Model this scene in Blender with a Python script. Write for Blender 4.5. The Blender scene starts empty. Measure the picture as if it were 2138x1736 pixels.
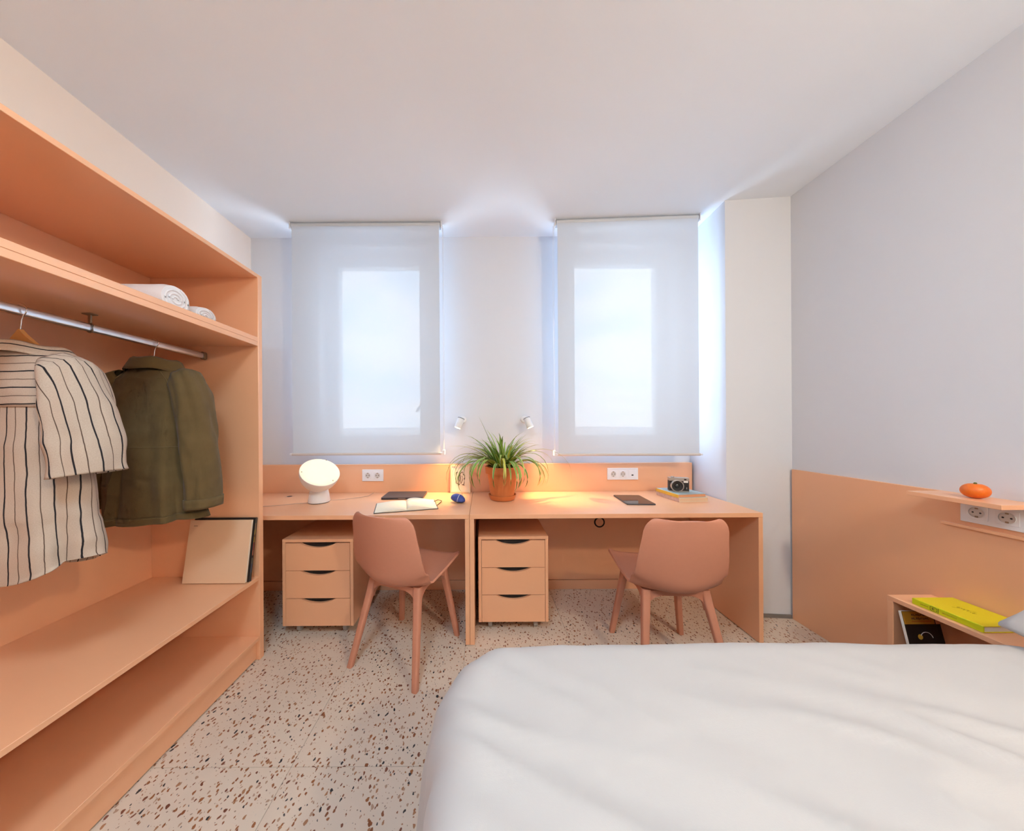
import bpy, bmesh, math, random
from mathutils import Vector, Matrix, noise

R = math.radians
PI = math.pi
random.seed(7)
C = bpy.context.scene.collection
sc = bpy.context.scene

# ------------------------------------------------------------------ camera
F_PX, W_PX = 650.0, 2138.0
CAM_H = 1.2464
cam_d = bpy.data.cameras.new('camera')
cam_d.sensor_fit = 'HORIZONTAL'
cam_d.sensor_width = 36.0
cam_d.lens = 36.0 * F_PX / W_PX
cam_d.shift_x = (1069.0 - 1010.0) / W_PX
cam_d.shift_y = (888.0 - 868.0) / W_PX
cam_d.clip_start = 0.02
cam_d.clip_end = 3000
cam = bpy.data.objects.new('camera', cam_d)
cam.location = (0, 0, CAM_H)
cam.rotation_euler = (Matrix.Rotation(R(90), 4, 'X') @ Matrix.Rotation(-0.006, 4, 'Z')).to_euler()
C.objects.link(cam)
sc.camera = cam

# ------------------------------------------------------------------ view
sc.view_settings.view_transform = 'Standard'
sc.view_settings.look = 'None'
sc.view_settings.gamma = 1.0
sc.view_settings.use_curve_mapping = False
sc.view_settings.exposure = 0.49
cy = sc.cycles
cy.max_bounces = 9
cy.diffuse_bounces = 5
cy.use_light_tree = False
cy.use_adaptive_sampling = True
cy.adaptive_threshold = 0.04
cy.adaptive_min_samples = 12
cy.glossy_bounces = 3
cy.transmission_bounces = 6
cy.transparent_max_bounces = 8
cy.caustics_reflective = False
cy.caustics_refractive = False

# ------------------------------------------------------------------ sky
SKY_STRENGTH = 6.2
world = bpy.data.worlds.new('sky')
sc.world = world
world.use_nodes = True
wt = world.node_tree
wt.nodes.clear()
w_out = wt.nodes.new('ShaderNodeOutputWorld')
w_bg = wt.nodes.new('ShaderNodeBackground')
w_tc = wt.nodes.new('ShaderNodeTexCoord')
w_map = wt.nodes.new('ShaderNodeMapping')
w_map.inputs['Scale'].default_value = (2.2, 2.2, 6.0)
w_noise = wt.nodes.new('ShaderNodeTexNoise')
w_noise.inputs['Scale'].default_value = 1.6
w_noise.inputs['Detail'].default_value = 7
w_noise.inputs['Roughness'].default_value = 0.55
w_ramp = wt.nodes.new('ShaderNodeValToRGB')
w_ramp.color_ramp.elements[0].position = 0.40
w_ramp.color_ramp.elements[0].color = (0.50, 0.74, 1.0, 1)
w_ramp.color_ramp.elements[1].position = 0.55
w_ramp.color_ramp.elements[1].color = (0.81, 0.90, 1.0, 1)
w_bg.inputs['Strength'].default_value = SKY_STRENGTH
wt.links.new(w_tc.outputs['Generated'], w_map.inputs['Vector'])
wt.links.new(w_map.outputs['Vector'], w_noise.inputs['Vector'])
wt.links.new(w_noise.outputs['Fac'], w_ramp.inputs['Fac'])
wt.links.new(w_ramp.outputs['Color'], w_bg.inputs['Color'])
wt.links.new(w_bg.outputs['Background'], w_out.inputs['Surface'])

# room planes (metres; camera stands at x = 0, y = 0, looking along +y)
XL, XR = -1.790, 1.975
YB, YF = 2.404, -2.60
ZC = 2.700

# window openings in the back wall: x0, x1, z0, z1
WIN = [(-1.267, -0.428, 1.080, 2.630), (0.655, 1.498, 1.070, 2.640)]
WALL_T = 0.26

def portal(x0, x1, z0, z1):
    d = bpy.data.lights.new('window_portal', 'AREA')
    d.shape = 'RECTANGLE'
    d.size = x1 - x0
    d.size_y = z1 - z0
    d.cycles.is_portal = True
    o = bpy.data.objects.new('window_portal', d)
    o.location = ((x0 + x1) / 2, YB + WALL_T + 0.02, (z0 + z1) / 2)
    o.rotation_euler = (R(-90), 0, 0)
    C.objects.link(o)
for w in WIN:
    portal(*w)

# strengths of the lamps and the added ceiling fill (the lamps themselves are built further down)
FILL_X, FILL_Y = -0.40, -0.15
FILL_W = 22.0
FILL_COL = (0.56, 0.82, 1.0)
BED_W = 68.0
BED_COL = (1.0, 0.81, 0.58)
SPOT_W = 22.0
GLOBE_E = 0.62

# ------------------------------------------------------------------ materials
def new_mat(name):
    m = bpy.data.materials.new(name)
    m.use_nodes = True
    return m, m.node_tree, m.node_tree.nodes['Principled BSDF']

def pmat(name, col, rough=0.5, metal=0.0, spec=0.5, var=0.0, scale=30.0, bump=0.0, bscale=200.0,
         emis=None, estr=0.0, sheen=0.0, trans=0.0, coat=0.0):
    m, nt, b = new_mat(name)
    b.inputs['Base Color'].default_value = (*col, 1)
    b.inputs['Roughness'].default_value = rough
    b.inputs['Metallic'].default_value = metal
    b.inputs['Specular IOR Level'].default_value = spec
    if sheen:
        b.inputs['Sheen Weight'].default_value = sheen
    if coat:
        b.inputs['Coat Weight'].default_value = coat
    if trans:
        b.inputs['Transmission Weight'].default_value = trans
    if emis:
        b.inputs['Emission Color'].default_value = (*emis, 1)
        b.inputs['Emission Strength'].default_value = estr
    tc = nt.nodes.new('ShaderNodeTexCoord')
    n = nt.nodes.new('ShaderNodeTexNoise')
    n.inputs['Scale'].default_value = scale
    n.inputs['Detail'].default_value = 4
    nt.links.new(tc.outputs['Object'], n.inputs['Vector'])
    mx = nt.nodes.new('ShaderNodeMix')
    mx.data_type = 'RGBA'
    v = max(var, 0.004)
    mx.inputs['A'].default_value = (*[c * (1 - v) for c in col], 1)
    mx.inputs['B'].default_value = (*[min(1, c * (1 + v)) for c in col], 1)
    nt.links.new(n.outputs['Fac'], mx.inputs['Factor'])
    nt.links.new(mx.outputs['Result'], b.inputs['Base Color'])
    if bump:
        n2 = nt.nodes.new('ShaderNodeTexNoise')
        n2.inputs['Scale'].default_value = bscale
        n2.inputs['Detail'].default_value = 3
        nt.links.new(tc.outputs['Object'], n2.inputs['Vector'])
        bp = nt.nodes.new('ShaderNodeBump')
        bp.inputs['Strength'].default_value = bump
        bp.inputs['Distance'].default_value = 0.002
        nt.links.new(n2.outputs['Fac'], bp.inputs['Height'])
        nt.links.new(bp.outputs['Normal'], b.inputs['Normal'])
    return m

M = {}
M['wall'] = pmat('cooled_white_paint', (0.695, 0.73, 0.795), 0.9, spec=0.2, var=0.01, scale=3, bump=0.05, bscale=300)  # greyed and blued to offset excess frontal light and warm bounce
M['ceiling'] = pmat('lifted_ceiling_paint', (0.87, 0.925, 0.99), 0.95, spec=0.1, var=0.01, scale=2)  # brighter and bluer than the walls, in place of missing ceiling light
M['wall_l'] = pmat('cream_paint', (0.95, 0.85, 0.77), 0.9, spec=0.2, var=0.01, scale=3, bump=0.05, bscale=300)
M['peach'] = pmat('peach_laminate', (0.84, 0.445, 0.252), 0.30, spec=1.0, var=0.02, scale=8, bump=0.03, bscale=500)
M['peach_edge'] = pmat('peach_edging', (0.80, 0.49, 0.34), 0.5, spec=0.35, var=0.02, scale=8)
M['chair'] = pmat('dusty_pink_plastic', (0.57, 0.252, 0.165), 0.5, spec=0.35, var=0.03, scale=60, bump=0.05, bscale=900)
M['white_plastic'] = pmat('white_plastic', (0.80, 0.80, 0.83), 0.35)
M['white_metal'] = pmat('white_lacquer', (0.80, 0.80, 0.82), 0.35)
M['upvc'] = pmat('white_window_frame', (0.78, 0.80, 0.84), 0.35)
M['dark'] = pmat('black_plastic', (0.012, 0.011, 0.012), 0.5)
M['gap'] = pmat('dark_gap', (0.02, 0.015, 0.012), 0.9)
M['alu'] = pmat('brushed_aluminium', (0.80, 0.82, 0.86), 0.34, metal=1.0, var=0.03, scale=80)
M['bronze'] = pmat('dull_bronze', (0.32, 0.24, 0.16), 0.45, metal=0.8)
M['steel'] = pmat('steel_wire', (0.78, 0.77, 0.76), 0.25, metal=1.0)
M['wood'] = pmat('hanger_wood', (0.52, 0.24, 0.075), 0.5, var=0.15, scale=14)
M['duvet'] = pmat('white_cotton_duvet', (0.51, 0.50, 0.505), 0.85, spec=0.15, sheen=0.15, bump=0.08, bscale=420, var=0.008)
M['sheet'] = pmat('cool_shade_sheet', (0.58, 0.66, 0.80), 0.9, spec=0.1, var=0.02, bump=0.1, bscale=400)  # pale blue tint puts cool daylight and shade into the sheet
M['towel'] = pmat('white_terry', (0.85, 0.84, 0.86), 0.95, spec=0.05, sheen=0.3, bump=0.6, bscale=500, var=0.03)
M['terracotta'] = pmat('terracotta', (0.56, 0.17, 0.045), 0.75, var=0.18, scale=18, bump=0.15, bscale=120)
M['soil'] = pmat('potting_soil', (0.045, 0.028, 0.018), 0.95, var=0.4, scale=120, bump=0.8, bscale=160)
M['leather'] = pmat('dark_cover', (0.03, 0.025, 0.022), 0.6)
M['page'] = pmat('cream_paper', (0.82, 0.76, 0.63), 0.85, var=0.02, scale=60)
M['page_w'] = pmat('white_paper', (0.80, 0.78, 0.74), 0.85, var=0.02, scale=60)
M['laptop'] = pmat('slate_blue_metal', (0.05, 0.058, 0.08), 0.38, metal=0.4)
M['screen'] = pmat('black_glass', (0.012, 0.013, 0.018), 0.06, spec=0.6)
M['silver'] = pmat('silver_body', (0.42, 0.37, 0.33), 0.4, metal=0.6)
M['leatherette'] = pmat('black_leatherette', (0.02, 0.017, 0.017), 0.6, bump=0.5, bscale=900)
M['lens'] = pmat('lens_glass', (0.015, 0.017, 0.02), 0.08, spec=0.8)
M['orange'] = pmat('mandarin_peel', (0.72, 0.15, 0.008), 0.42, var=0.12, scale=10, bump=0.35, bscale=260)
M['stem'] = pmat('green_stem', (0.10, 0.13, 0.03), 0.8)
M['yellow'] = pmat('yellow_cover', (0.72, 0.60, 0.005), 0.45, var=0.01)
M['yellow_s'] = pmat('lime_spine', (0.60, 0.66, 0.006), 0.45, var=0.01)
M['ochre'] = pmat('ochre_print', (0.58, 0.27, 0.02), 0.5)
M['ink'] = pmat('black_ink', (0.02, 0.018, 0.015), 0.7)
M['ink_b'] = pmat('brown_ink', (0.09, 0.05, 0.04), 0.7)
M['olive_ink'] = pmat('olive_ink', (0.30, 0.23, 0.01), 0.7)
M['red_ink'] = pmat('red_ink', (0.50, 0.10, 0.02), 0.7)
M['blackcover'] = pmat('black_cover', (0.012, 0.010, 0.010), 0.35)
M['blue'] = pmat('royal_blue_fabric', (0.035, 0.07, 0.32), 0.6, var=0.25, scale=40, bump=0.1, bscale=200)
M['string'] = pmat('pale_string', (0.65, 0.68, 0.72), 0.8)
M['cord'] = pmat('beige_cable', (0.55, 0.38, 0.31), 0.6)
M['frame'] = pmat('pale_wood_frame', (0.78, 0.62, 0.42), 0.5, var=0.06, scale=40)
M['album'] = pmat('cream_album_cover', (0.76, 0.52, 0.34), 0.7, var=0.03, scale=5)
M['socket_in'] = pmat('socket_well', (0.60, 0.57, 0.55), 0.4)
M['caster'] = pmat('grey_caster', (0.42, 0.40, 0.39), 0.5)
M['base_grey'] = pmat('grey_skirting', (0.20, 0.18, 0.17), 0.8, var=0.3, scale=12)
M['orange_book'] = pmat('orange_page_edge', (0.70, 0.34, 0.18), 0.8, var=0.06, scale=60)
M['greyteal'] = pmat('grey_teal_cover', (0.36, 0.45, 0.47), 0.5)
M['tan_edge'] = pmat('tan_page_edge', (0.68, 0.50, 0.34), 0.8, var=0.05, scale=60)
M['pinkspine'] = pmat('pink_white_spine', (0.72, 0.52, 0.46), 0.6, var=0.25, scale=70)
M['yspine'] = pmat('warm_yellow_spine', (0.80, 0.50, 0.06), 0.5, var=0.05, scale=50)
M['mortar'] = pmat('tile_joint', (0.20, 0.175, 0.15), 0.95)
M['house'] = pmat('far_house_wall', (0.62, 0.62, 0.63), 0.9)
M['houseroof'] = pmat('far_house_roof', (0.40, 0.30, 0.26), 0.9)
M['land'] = pmat('hazy_land', (0.42, 0.47, 0.52), 0.95, var=0.25, scale=0.02)

def glow(name, col, strength):
    m = bpy.data.materials.new(name)
    m.use_nodes = True
    nt = m.node_tree
    b = nt.nodes['Principled BSDF']
    b.inputs['Base Color'].default_value = (0.55, 0.50, 0.42, 1)
    b.inputs['Emission Color'].default_value = (*col, 1)
    b.inputs['Emission Strength'].default_value = strength
    return m
M['globe'] = glow('lit_opal_glass', (1.0, 0.84, 0.56), GLOBE_E)
M['bulb'] = glow('lit_spot_lens', (1.0, 0.80, 0.52), 6.0)
M['fill_glow'] = glow('lit_fill_diffuser', (1.0, 0.95, 0.9), 2.0)  # glowing face of the added fill lamp

def glass_mat():
    m = bpy.data.materials.new('window_glass')
    m.use_nodes = True
    nt = m.node_tree
    nt.nodes.clear()
    out = nt.nodes.new('ShaderNodeOutputMaterial')
    mix = nt.nodes.new('ShaderNodeMixShader')
    t = nt.nodes.new('ShaderNodeBsdfTransparent')
    t.inputs['Color'].default_value = (0.97, 0.985, 0.99, 1)
    g = nt.nodes.new('ShaderNodeBsdfGlossy')
    g.inputs['Roughness'].default_value = 0.02
    mix.inputs['Fac'].default_value = 0.05
    nt.links.new(t.outputs[0], mix.inputs[1])
    nt.links.new(g.outputs[0], mix.inputs[2])
    nt.links.new(mix.outputs[0], out.inputs['Surface'])
    return m
M['glass'] = glass_mat()

def blind_mat():
    m = bpy.data.materials.new('screen_fabric')
    m.use_nodes = True
    nt = m.node_tree
    nt.nodes.clear()
    out = nt.nodes.new('ShaderNodeOutputMaterial')
    t = nt.nodes.new('ShaderNodeBsdfTransparent')
    tl = nt.nodes.new('ShaderNodeBsdfTranslucent')
    tl.inputs['Color'].default_value = (0.82, 0.885, 0.98, 1)
    df = nt.nodes.new('ShaderNodeBsdfDiffuse')
    df.inputs['Color'].default_value = (0.58, 0.63, 0.70, 1)
    tc = nt.nodes.new('ShaderNodeTexCoord')
    n = nt.nodes.new('ShaderNodeTexNoise')
    n.inputs['Scale'].default_value = 400
    nt.links.new(tc.outputs['Object'], n.inputs['Vector'])
    mp = nt.nodes.new('ShaderNodeMapRange')
    mp.inputs['To Min'].default_value = 0.036
    mp.inputs['To Max'].default_value = 0.045
    nt.links.new(n.outputs['Fac'], mp.inputs['Value'])
    m1 = nt.nodes.new('ShaderNodeMixShader')
    m1.inputs['Fac'].default_value = 0.09
    nt.links.new(df.outputs[0], m1.inputs[1])
    nt.links.new(tl.outputs[0], m1.inputs[2])
    m2 = nt.nodes.new('ShaderNodeMixShader')
    nt.links.new(mp.outputs[0], m2.inputs['Fac'])
    nt.links.new(m1.outputs[0], m2.inputs[1])
    nt.links.new(t.outputs[0], m2.inputs[2])
    nt.links.new(m2.outputs[0], out.inputs['Surface'])
    return m
M['blind'] = blind_mat()

def terrazzo():
    m, nt, b = new_mat('terrazzo')
    N, L = nt.nodes, nt.links
    geo = N.new('ShaderNodeNewGeometry')
    oi = N.new('ShaderNodeObjectInfo')
    rnd = N.new('ShaderNodeVectorMath'); rnd.operation = 'SCALE'
    rnd.inputs[0].default_value = (17.3, 9.1, 4.7)
    L.new(oi.outputs['Random'], rnd.inputs['Scale'])
    add = N.new('ShaderNodeVectorMath'); add.operation = 'ADD'
    L.new(geo.outputs['Position'], add.inputs[0])
    L.new(rnd.outputs[0], add.inputs[1])
    wn = N.new('ShaderNodeTexNoise'); wn.inputs['Scale'].default_value = 55; wn.inputs['Detail'].default_value = 2
    L.new(add.outputs[0], wn.inputs['Vector'])
    sub = N.new('ShaderNodeVectorMath'); sub.operation = 'SUBTRACT'
    sub.inputs[1].default_value = (0.5, 0.5, 0.5)
    L.new(wn.outputs['Color'], sub.inputs[0])
    scl = N.new('ShaderNodeVectorMath'); scl.operation = 'SCALE'
    scl.inputs['Scale'].default_value = 0.014
    L.new(sub.outputs[0], scl.inputs[0])
    warp = N.new('ShaderNodeVectorMath'); warp.operation = 'ADD'
    L.new(add.outputs[0], warp.inputs[0]); L.new(scl.outputs[0], warp.inputs[1])
    base = N.new('ShaderNodeTexNoise'); base.inputs['Scale'].default_value = 6; base.inputs['Detail'].default_value = 5
    L.new(add.outputs[0], base.inputs['Vector'])
    bm_ = N.new('ShaderNodeMix'); bm_.data_type = 'RGBA'
    bm_.inputs['A'].default_value = (0.635, 0.54, 0.45, 1)
    bm_.inputs['B'].default_value = (0.715, 0.62, 0.525, 1)
    L.new(base.outputs['Fac'], bm_.inputs['Factor'])
    cur = bm_.outputs['Result']
    def layer(cur, scale, aniso, rot, rmin, rmax, cols, keep):
        mp = N.new('ShaderNodeMapping')
        mp.inputs['Rotation'].default_value = (0, 0, rot)
        mp.inputs['Scale'].default_value = (scale * aniso, scale, 0.0)
        L.new(warp.outputs[0], mp.inputs['Vector'])
        vo = N.new('ShaderNodeTexVoronoi'); vo.voronoi_dimensions = '2D'
        vo.inputs['Scale'].default_value = 1.0
        L.new(mp.outputs['Vector'], vo.inputs['Vector'])
        sep = N.new('ShaderNodeSeparateColor')
        L.new(vo.outputs['Color'], sep.inputs['Color'])
        mr = N.new('ShaderNodeMapRange')
        mr.inputs['From Min'].default_value = 1 - keep
        mr.inputs['To Min'].default_value = rmin; mr.inputs['To Max'].default_value = rmax
        mr.clamp = False
        L.new(sep.outputs['Red'], mr.inputs['Value'])
        gt = N.new('ShaderNodeMath'); gt.operation = 'GREATER_THAN'; gt.inputs[1].default_value = 1 - keep
        L.new(sep.outputs['Red'], gt.inputs[0])
        lt = N.new('ShaderNodeMath'); lt.operation = 'SUBTRACT'
        L.new(mr.outputs[0], lt.inputs[0]); L.new(vo.outputs['Distance'], lt.inputs[1])
        st = N.new('ShaderNodeMapRange')
        st.inputs['From Min'].default_value = -0.01; st.inputs['From Max'].default_value = 0.03
        L.new(lt.outputs[0], st.inputs['Value'])
        mu = N.new('ShaderNodeMath'); mu.operation = 'MULTIPLY'
        L.new(st.outputs[0], mu.inputs[0]); L.new(gt.outputs[0], mu.inputs[1])
        cr = N.new('ShaderNodeValToRGB'); cr.color_ramp.interpolation = 'CONSTANT'
        els = cr.color_ramp.elements
        while len(els) < len(cols):
            els.new(0.5)
        for e, (p, c) in zip(els, cols):
            e.position = p; e.color = (*c, 1)
        L.new(sep.outputs['Green'], cr.inputs['Fac'])
        mx = N.new('ShaderNodeMix'); mx.data_type = 'RGBA'
        L.new(mu.outputs[0], mx.inputs['Factor']); L.new(cur, mx.inputs['A']); L.new(cr.outputs['Color'], mx.inputs['B'])
        return mx.outputs['Result']
    small = [(0, (0.30, 0.22, 0.17)), (0.3, (0.42, 0.26, 0.18)), (0.6, (0.12, 0.11, 0.11)), (0.7, (0.62, 0.55, 0.48)), (0.88, (0.33, 0.15, 0.08))]
    big = [(0, (0.30, 0.115, 0.045)), (0.22, (0.24, 0.085, 0.035)), (0.42, (0.38, 0.19, 0.10)), (0.62, (0.42, 0.28, 0.20)), (0.74, (0.035, 0.035, 0.04)), (0.86, (0.20, 0.07, 0.04))]
    cur = layer(cur, 95, 1.25, 0.7, 0.10, 0.27, small, 0.22)
    cur = layer(cur, 46, 1.5, 0.5, 0.14, 0.33, big, 0.34)
    cur = layer(cur, 40, 1.45, -0.9, 0.14, 0.32, big, 0.20)
    L.new(cur, b.inputs['Base Color'])
    b.inputs['Roughness'].default_value = 0.42
    b.inputs['Specular IOR Level'].default_value = 0.35
    return m
M['terrazzo'] = terrazzo()

def stripe_mat():
    m, nt, b = new_mat('striped_linen')
    N, L = nt.nodes, nt.links
    uv = N.new('ShaderNodeUVMap'); uv.uv_map = 'UVMap'
    nz = N.new('ShaderNodeTexNoise'); nz.inputs['Scale'].default_value = 9; nz.inputs['Detail'].default_value = 3
    L.new(uv.outputs[0], nz.inputs['Vector'])
    sp = N.new('ShaderNodeSeparateXYZ'); L.new(uv.outputs[0], sp.inputs[0])
    nzs = N.new('ShaderNodeMath'); nzs.operation = 'MULTIPLY_ADD'; nzs.inputs[1].default_value = 0.010; 
    L.new(nz.outputs['Fac'], nzs.inputs[0]); L.new(sp.outputs['X'], nzs.inputs[2])
    def stripe(period, off, width):
        a = N.new('ShaderNodeMath'); a.operation = 'ADD'; a.inputs[1].default_value = off + 10 * period
        L.new(nzs.outputs[0], a.inputs[0])
        mo = N.new('ShaderNodeMath'); mo.operation = 'PINGPONG'; mo.inputs[1].default_value = period / 2
        L.new(a.outputs[0], mo.inputs[0])
        lt = N.new('ShaderNodeMath'); lt.operation = 'LESS_THAN'; lt.inputs[1].default_value = width
        L.new(mo.outputs[0], lt.inputs[0])
        return lt.outputs[0]
    fine = N.new('ShaderNodeTexNoise'); fine.inputs['Scale'].default_value = 420
    L.new(uv.outputs[0], fine.inputs['Vector'])
    base = N.new('ShaderNodeMix'); base.data_type = 'RGBA'
    base.inputs['A'].default_value = (0.40, 0.31, 0.245, 1); base.inputs['B'].default_value = (0.55, 0.455, 0.375, 1)  # linen base darkened and warmed for the shade inside the wardrobe
    L.new(fine.outputs['Fac'], base.inputs['Factor'])
    m1 = N.new('ShaderNodeMix'); m1.data_type = 'RGBA'
    L.new(stripe(0.048, 0.0, 0.0018), m1.inputs['Factor'])
    L.new(base.outputs['Result'], m1.inputs['A']); m1.inputs['B'].default_value = (0.025, 0.022, 0.025, 1)
    m2 = N.new('ShaderNodeMix'); m2.data_type = 'RGBA'
    L.new(stripe(0.048, 0.024, 0.0010), m2.inputs['Factor'])
    L.new(m1.outputs['Result'], m2.inputs['A']); m2.inputs['B'].default_value = (0.10, 0.065, 0.05, 1)
    L.new(m2.outputs['Result'], b.inputs['Base Color'])
    b.inputs['Roughness'].default_value = 0.95
    b.inputs['Specular IOR Level'].default_value = 0.1
    bp = N.new('ShaderNodeBump'); bp.inputs['Strength'].default_value = 0.35; bp.inputs['Distance'].default_value = 0.001
    L.new(fine.outputs['Fac'], bp.inputs['Height']); L.new(bp.outputs[0], b.inputs['Normal'])
    return m
M['stripe'] = stripe_mat()
M['olive'] = pmat('olive_twill', (0.125, 0.084, 0.036), 0.92, spec=0.1, var=0.16, scale=22, bump=0.35, bscale=700, sheen=0.1)
M['olive_seam'] = pmat('olive_stitching', (0.17, 0.125, 0.065), 0.9, spec=0.1)

def leaf_mat():
    m, nt, b = new_mat('spider_plant_leaf')
    N, L = nt.nodes, nt.links
    uv = N.new('ShaderNodeUVMap'); uv.uv_map = 'UVMap'
    sp = N.new('ShaderNodeSeparateXYZ'); L.new(uv.outputs[0], sp.inputs[0])
    oi = N.new('ShaderNodeObjectInfo')
    cr = N.new('ShaderNodeValToRGB')
    cr.color_ramp.elements[0].color = (0.07, 0.20, 0.015, 1)
    cr.color_ramp.elements[1].color = (0.55, 0.52, 0.05, 1)
    e = cr.color_ramp.elements.new(0.6); e.color = (0.20, 0.36, 0.03, 1)
    L.new(oi.outputs['Random'], cr.inputs['Fac'])
    ab = N.new('ShaderNodeMath'); ab.operation = 'PINGPONG'; ab.inputs[1].default_value = 0.5
    L.new(sp.outputs['X'], ab.inputs[0])
    lt = N.new('ShaderNodeMath'); lt.operation = 'LESS_THAN'; lt.inputs[1].default_value = 0.16
    L.new(ab.outputs[0], lt.inputs[0])
    mx = N.new('ShaderNodeMix'); mx.data_type = 'RGBA'
    L.new(lt.outputs[0], mx.inputs['Factor']); L.new(cr.outputs['Color'], mx.inputs['A'])
    mx.inputs['B'].default_value = (0.50, 0.55, 0.22, 1)
    L.new(mx.outputs['Result'], b.inputs['Base Color'])
    b.inputs['Roughness'].default_value = 0.4
    return m
M['leaf'] = leaf_mat()
M['leaf_dark'] = pmat('deep_green_leaf', (0.085, 0.17, 0.012), 0.4, var=0.15, scale=30)

# ------------------------------------------------------------------ builders
def root_matrix(o):
    m = Matrix.Identity(4)
    while o is not None:
        m = o.matrix_basis @ m
        o = o.parent
    return m

def link(name, me, mat, parent=None, smooth=False):
    if mat is not None:
        me.materials.append(M[mat] if isinstance(mat, str) else mat)
    if smooth:
        for p in me.polygons:
            p.use_smooth = True
    o = bpy.data.objects.new(name, me)
    C.objects.link(o)
    if parent is not None:
        o.parent = parent
    return o

def rootloc(parent):
    return root_matrix(parent).inverted() if parent is not None else None

class B:
    """collects shapes for ONE mesh object"""
    def __init__(self):
        self.bm = bmesh.new()

    def box(self, x0, x1, y0, y1, z0, z1, bev=0.0015, seg=1, mat=None):
        vs = [self.bm.verts.new(p) for p in ((x0, y0, z0), (x1, y0, z0), (x1, y1, z0), (x0, y1, z0),
                                            (x0, y0, z1), (x1, y0, z1), (x1, y1, z1), (x0, y1, z1))]
        fs = [self.bm.faces.new([vs[i] for i in f]) for f in
              ((3, 2, 1, 0), (4, 5, 6, 7), (0, 1, 5, 4), (1, 2, 6, 5), (2, 3, 7, 6), (3, 0, 4, 7))]
        es = list({e for f in fs for e in f.edges})
        geom = vs
        if bev:
            r = bmesh.ops.bevel(self.bm, geom=es, offset=bev, segments=seg, profile=0.5, affect='EDGES')
            geom = list({v for f in r['faces'] for v in f.verts})
        if mat is not None:
            bmesh.ops.transform(self.bm, matrix=mat, verts=[v for v in geom if v.is_valid])
        return self

    def prism(self, pts, h0, h1, axis='z', mat=None):
        """extrude a 2D polygon (counter-clockwise) between h0 and h1 along axis"""
        def P(p, h):
            if axis == 'z':
                return (p[0], p[1], h)
            if axis == 'y':
                return (p[0], h, p[1])
            return (h, p[0], p[1])
        a = [self.bm.verts.new(P(p, h0)) for p in pts]
        b = [self.bm.verts.new(P(p, h1)) for p in pts]
        n = len(pts)
        self.bm.faces.new(a[::-1])
        self.bm.faces.new(b)
        for i in range(n):
            self.bm.faces.new((a[i], a[(i + 1) % n], b[(i + 1) % n], b[i]))
        if mat is not None:
            bmesh.ops.transform(self.bm, matrix=mat, verts=a + b)
        return self

    def lathe(self, prof, n=32, mat=None, cap0=True, cap1=True):
        """prof: list of (r, z)"""
        rings = []
        for r, z in prof:
            rings.append([self.bm.verts.new((r * math.cos(2 * PI * i / n), r * math.sin(2 * PI * i / n), z)) for i in range(n)])
        for a, b in zip(rings, rings[1:]):
            for i in range(n):
                self.bm.faces.new((a[i], a[(i + 1) % n], b[(i + 1) % n], b[i]))
        if cap0:
            self.bm.faces.new(rings[0][::-1])
        if cap1:
            self.bm.faces.new(rings[-1])
        if mat is not None:
            bmesh.ops.transform(self.bm, matrix=mat, verts=[v for r in rings for v in r])
        return self

    def tube(self, pts, rad, n=8, closed=False, flat=1.0):
        pts = [Vector(p) for p in pts]
        m = len(pts)
        rads = rad if isinstance(rad, (list, tuple)) else [rad] * m
        rings = []
        up = Vector((0, 0, 1))
        for i, p in enumerate(pts):
            a = pts[(i - 1) % m] if (closed or i > 0) else p
            b = pts[(i + 1) % m] if (closed or i < m - 1) else p
            t = (b - a).normalized()
            s = t.cross(up)
            if s.length < 1e-3:
                s = t.cross(Vector((0, 1, 0)))
            s.normalize()
            u = s.cross(t).normalized()
            rings.append([self.bm.verts.new(p + (s * math.cos(2 * PI * k / n) + u * flat * math.sin(2 * PI * k / n)) * rads[i]) for k in range(n)])
        rng = range(m) if closed else range(m - 1)
        for i in rng:
            a, b = rings[i], rings[(i + 1) % m]
            for k in range(n):
                self.bm.faces.new((a[k], a[(k + 1) % n], b[(k + 1) % n], b[k]))
        if not closed:
            self.bm.faces.new(rings[0][::-1]); self.bm.faces.new(rings[-1])
        return self

    def rings(self, rings, closed=True, uvs=None, caps=False):
        """loft a list of rings of points"""
        vr = [[self.bm.verts.new(p) for p in r] for r in rings]
        lay = self.bm.loops.layers.uv.get('UVMap') or self.bm.loops.layers.uv.new('UVMap')
        n = len(rings[0])
        for i in range(len(rings) - 1):
            for k in range(n if closed else n - 1):
                k2 = (k + 1) % n
                f = self.bm.faces.new((vr[i][k], vr[i][k2], vr[i + 1][k2], vr[i + 1][k]))
                if uvs:
                    q = (uvs[i][k], uvs[i][k + 1], uvs[i + 1][k + 1], uvs[i + 1][k])
                    for l, w in zip(f.loops, q):
                        l[lay].uv = w
        if caps:
            self.bm.faces.new(vr[0][::-1]); self.bm.faces.new(vr[-1])
        return self

    def xform(self, mat):
        bmesh.ops.transform(self.bm, matrix=mat, verts=self.bm.verts[:])
        return self

    def obj(self, name, mat, parent=None, smooth=False, world=True, angle=None):
        if parent is not None and world:
            self.xform(rootloc(parent))
        bmesh.ops.recalc_face_normals(self.bm, faces=self.bm.faces[:])
        me = bpy.data.meshes.new(name)
        self.bm.to_mesh(me)
        self.bm.free()
        o = link(name, me, mat, parent, smooth)
        if angle is not None:
            for p in me.polygons:
                p.use_smooth = True
            me.set_sharp_from_angle(angle=R(angle))
        return o

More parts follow.
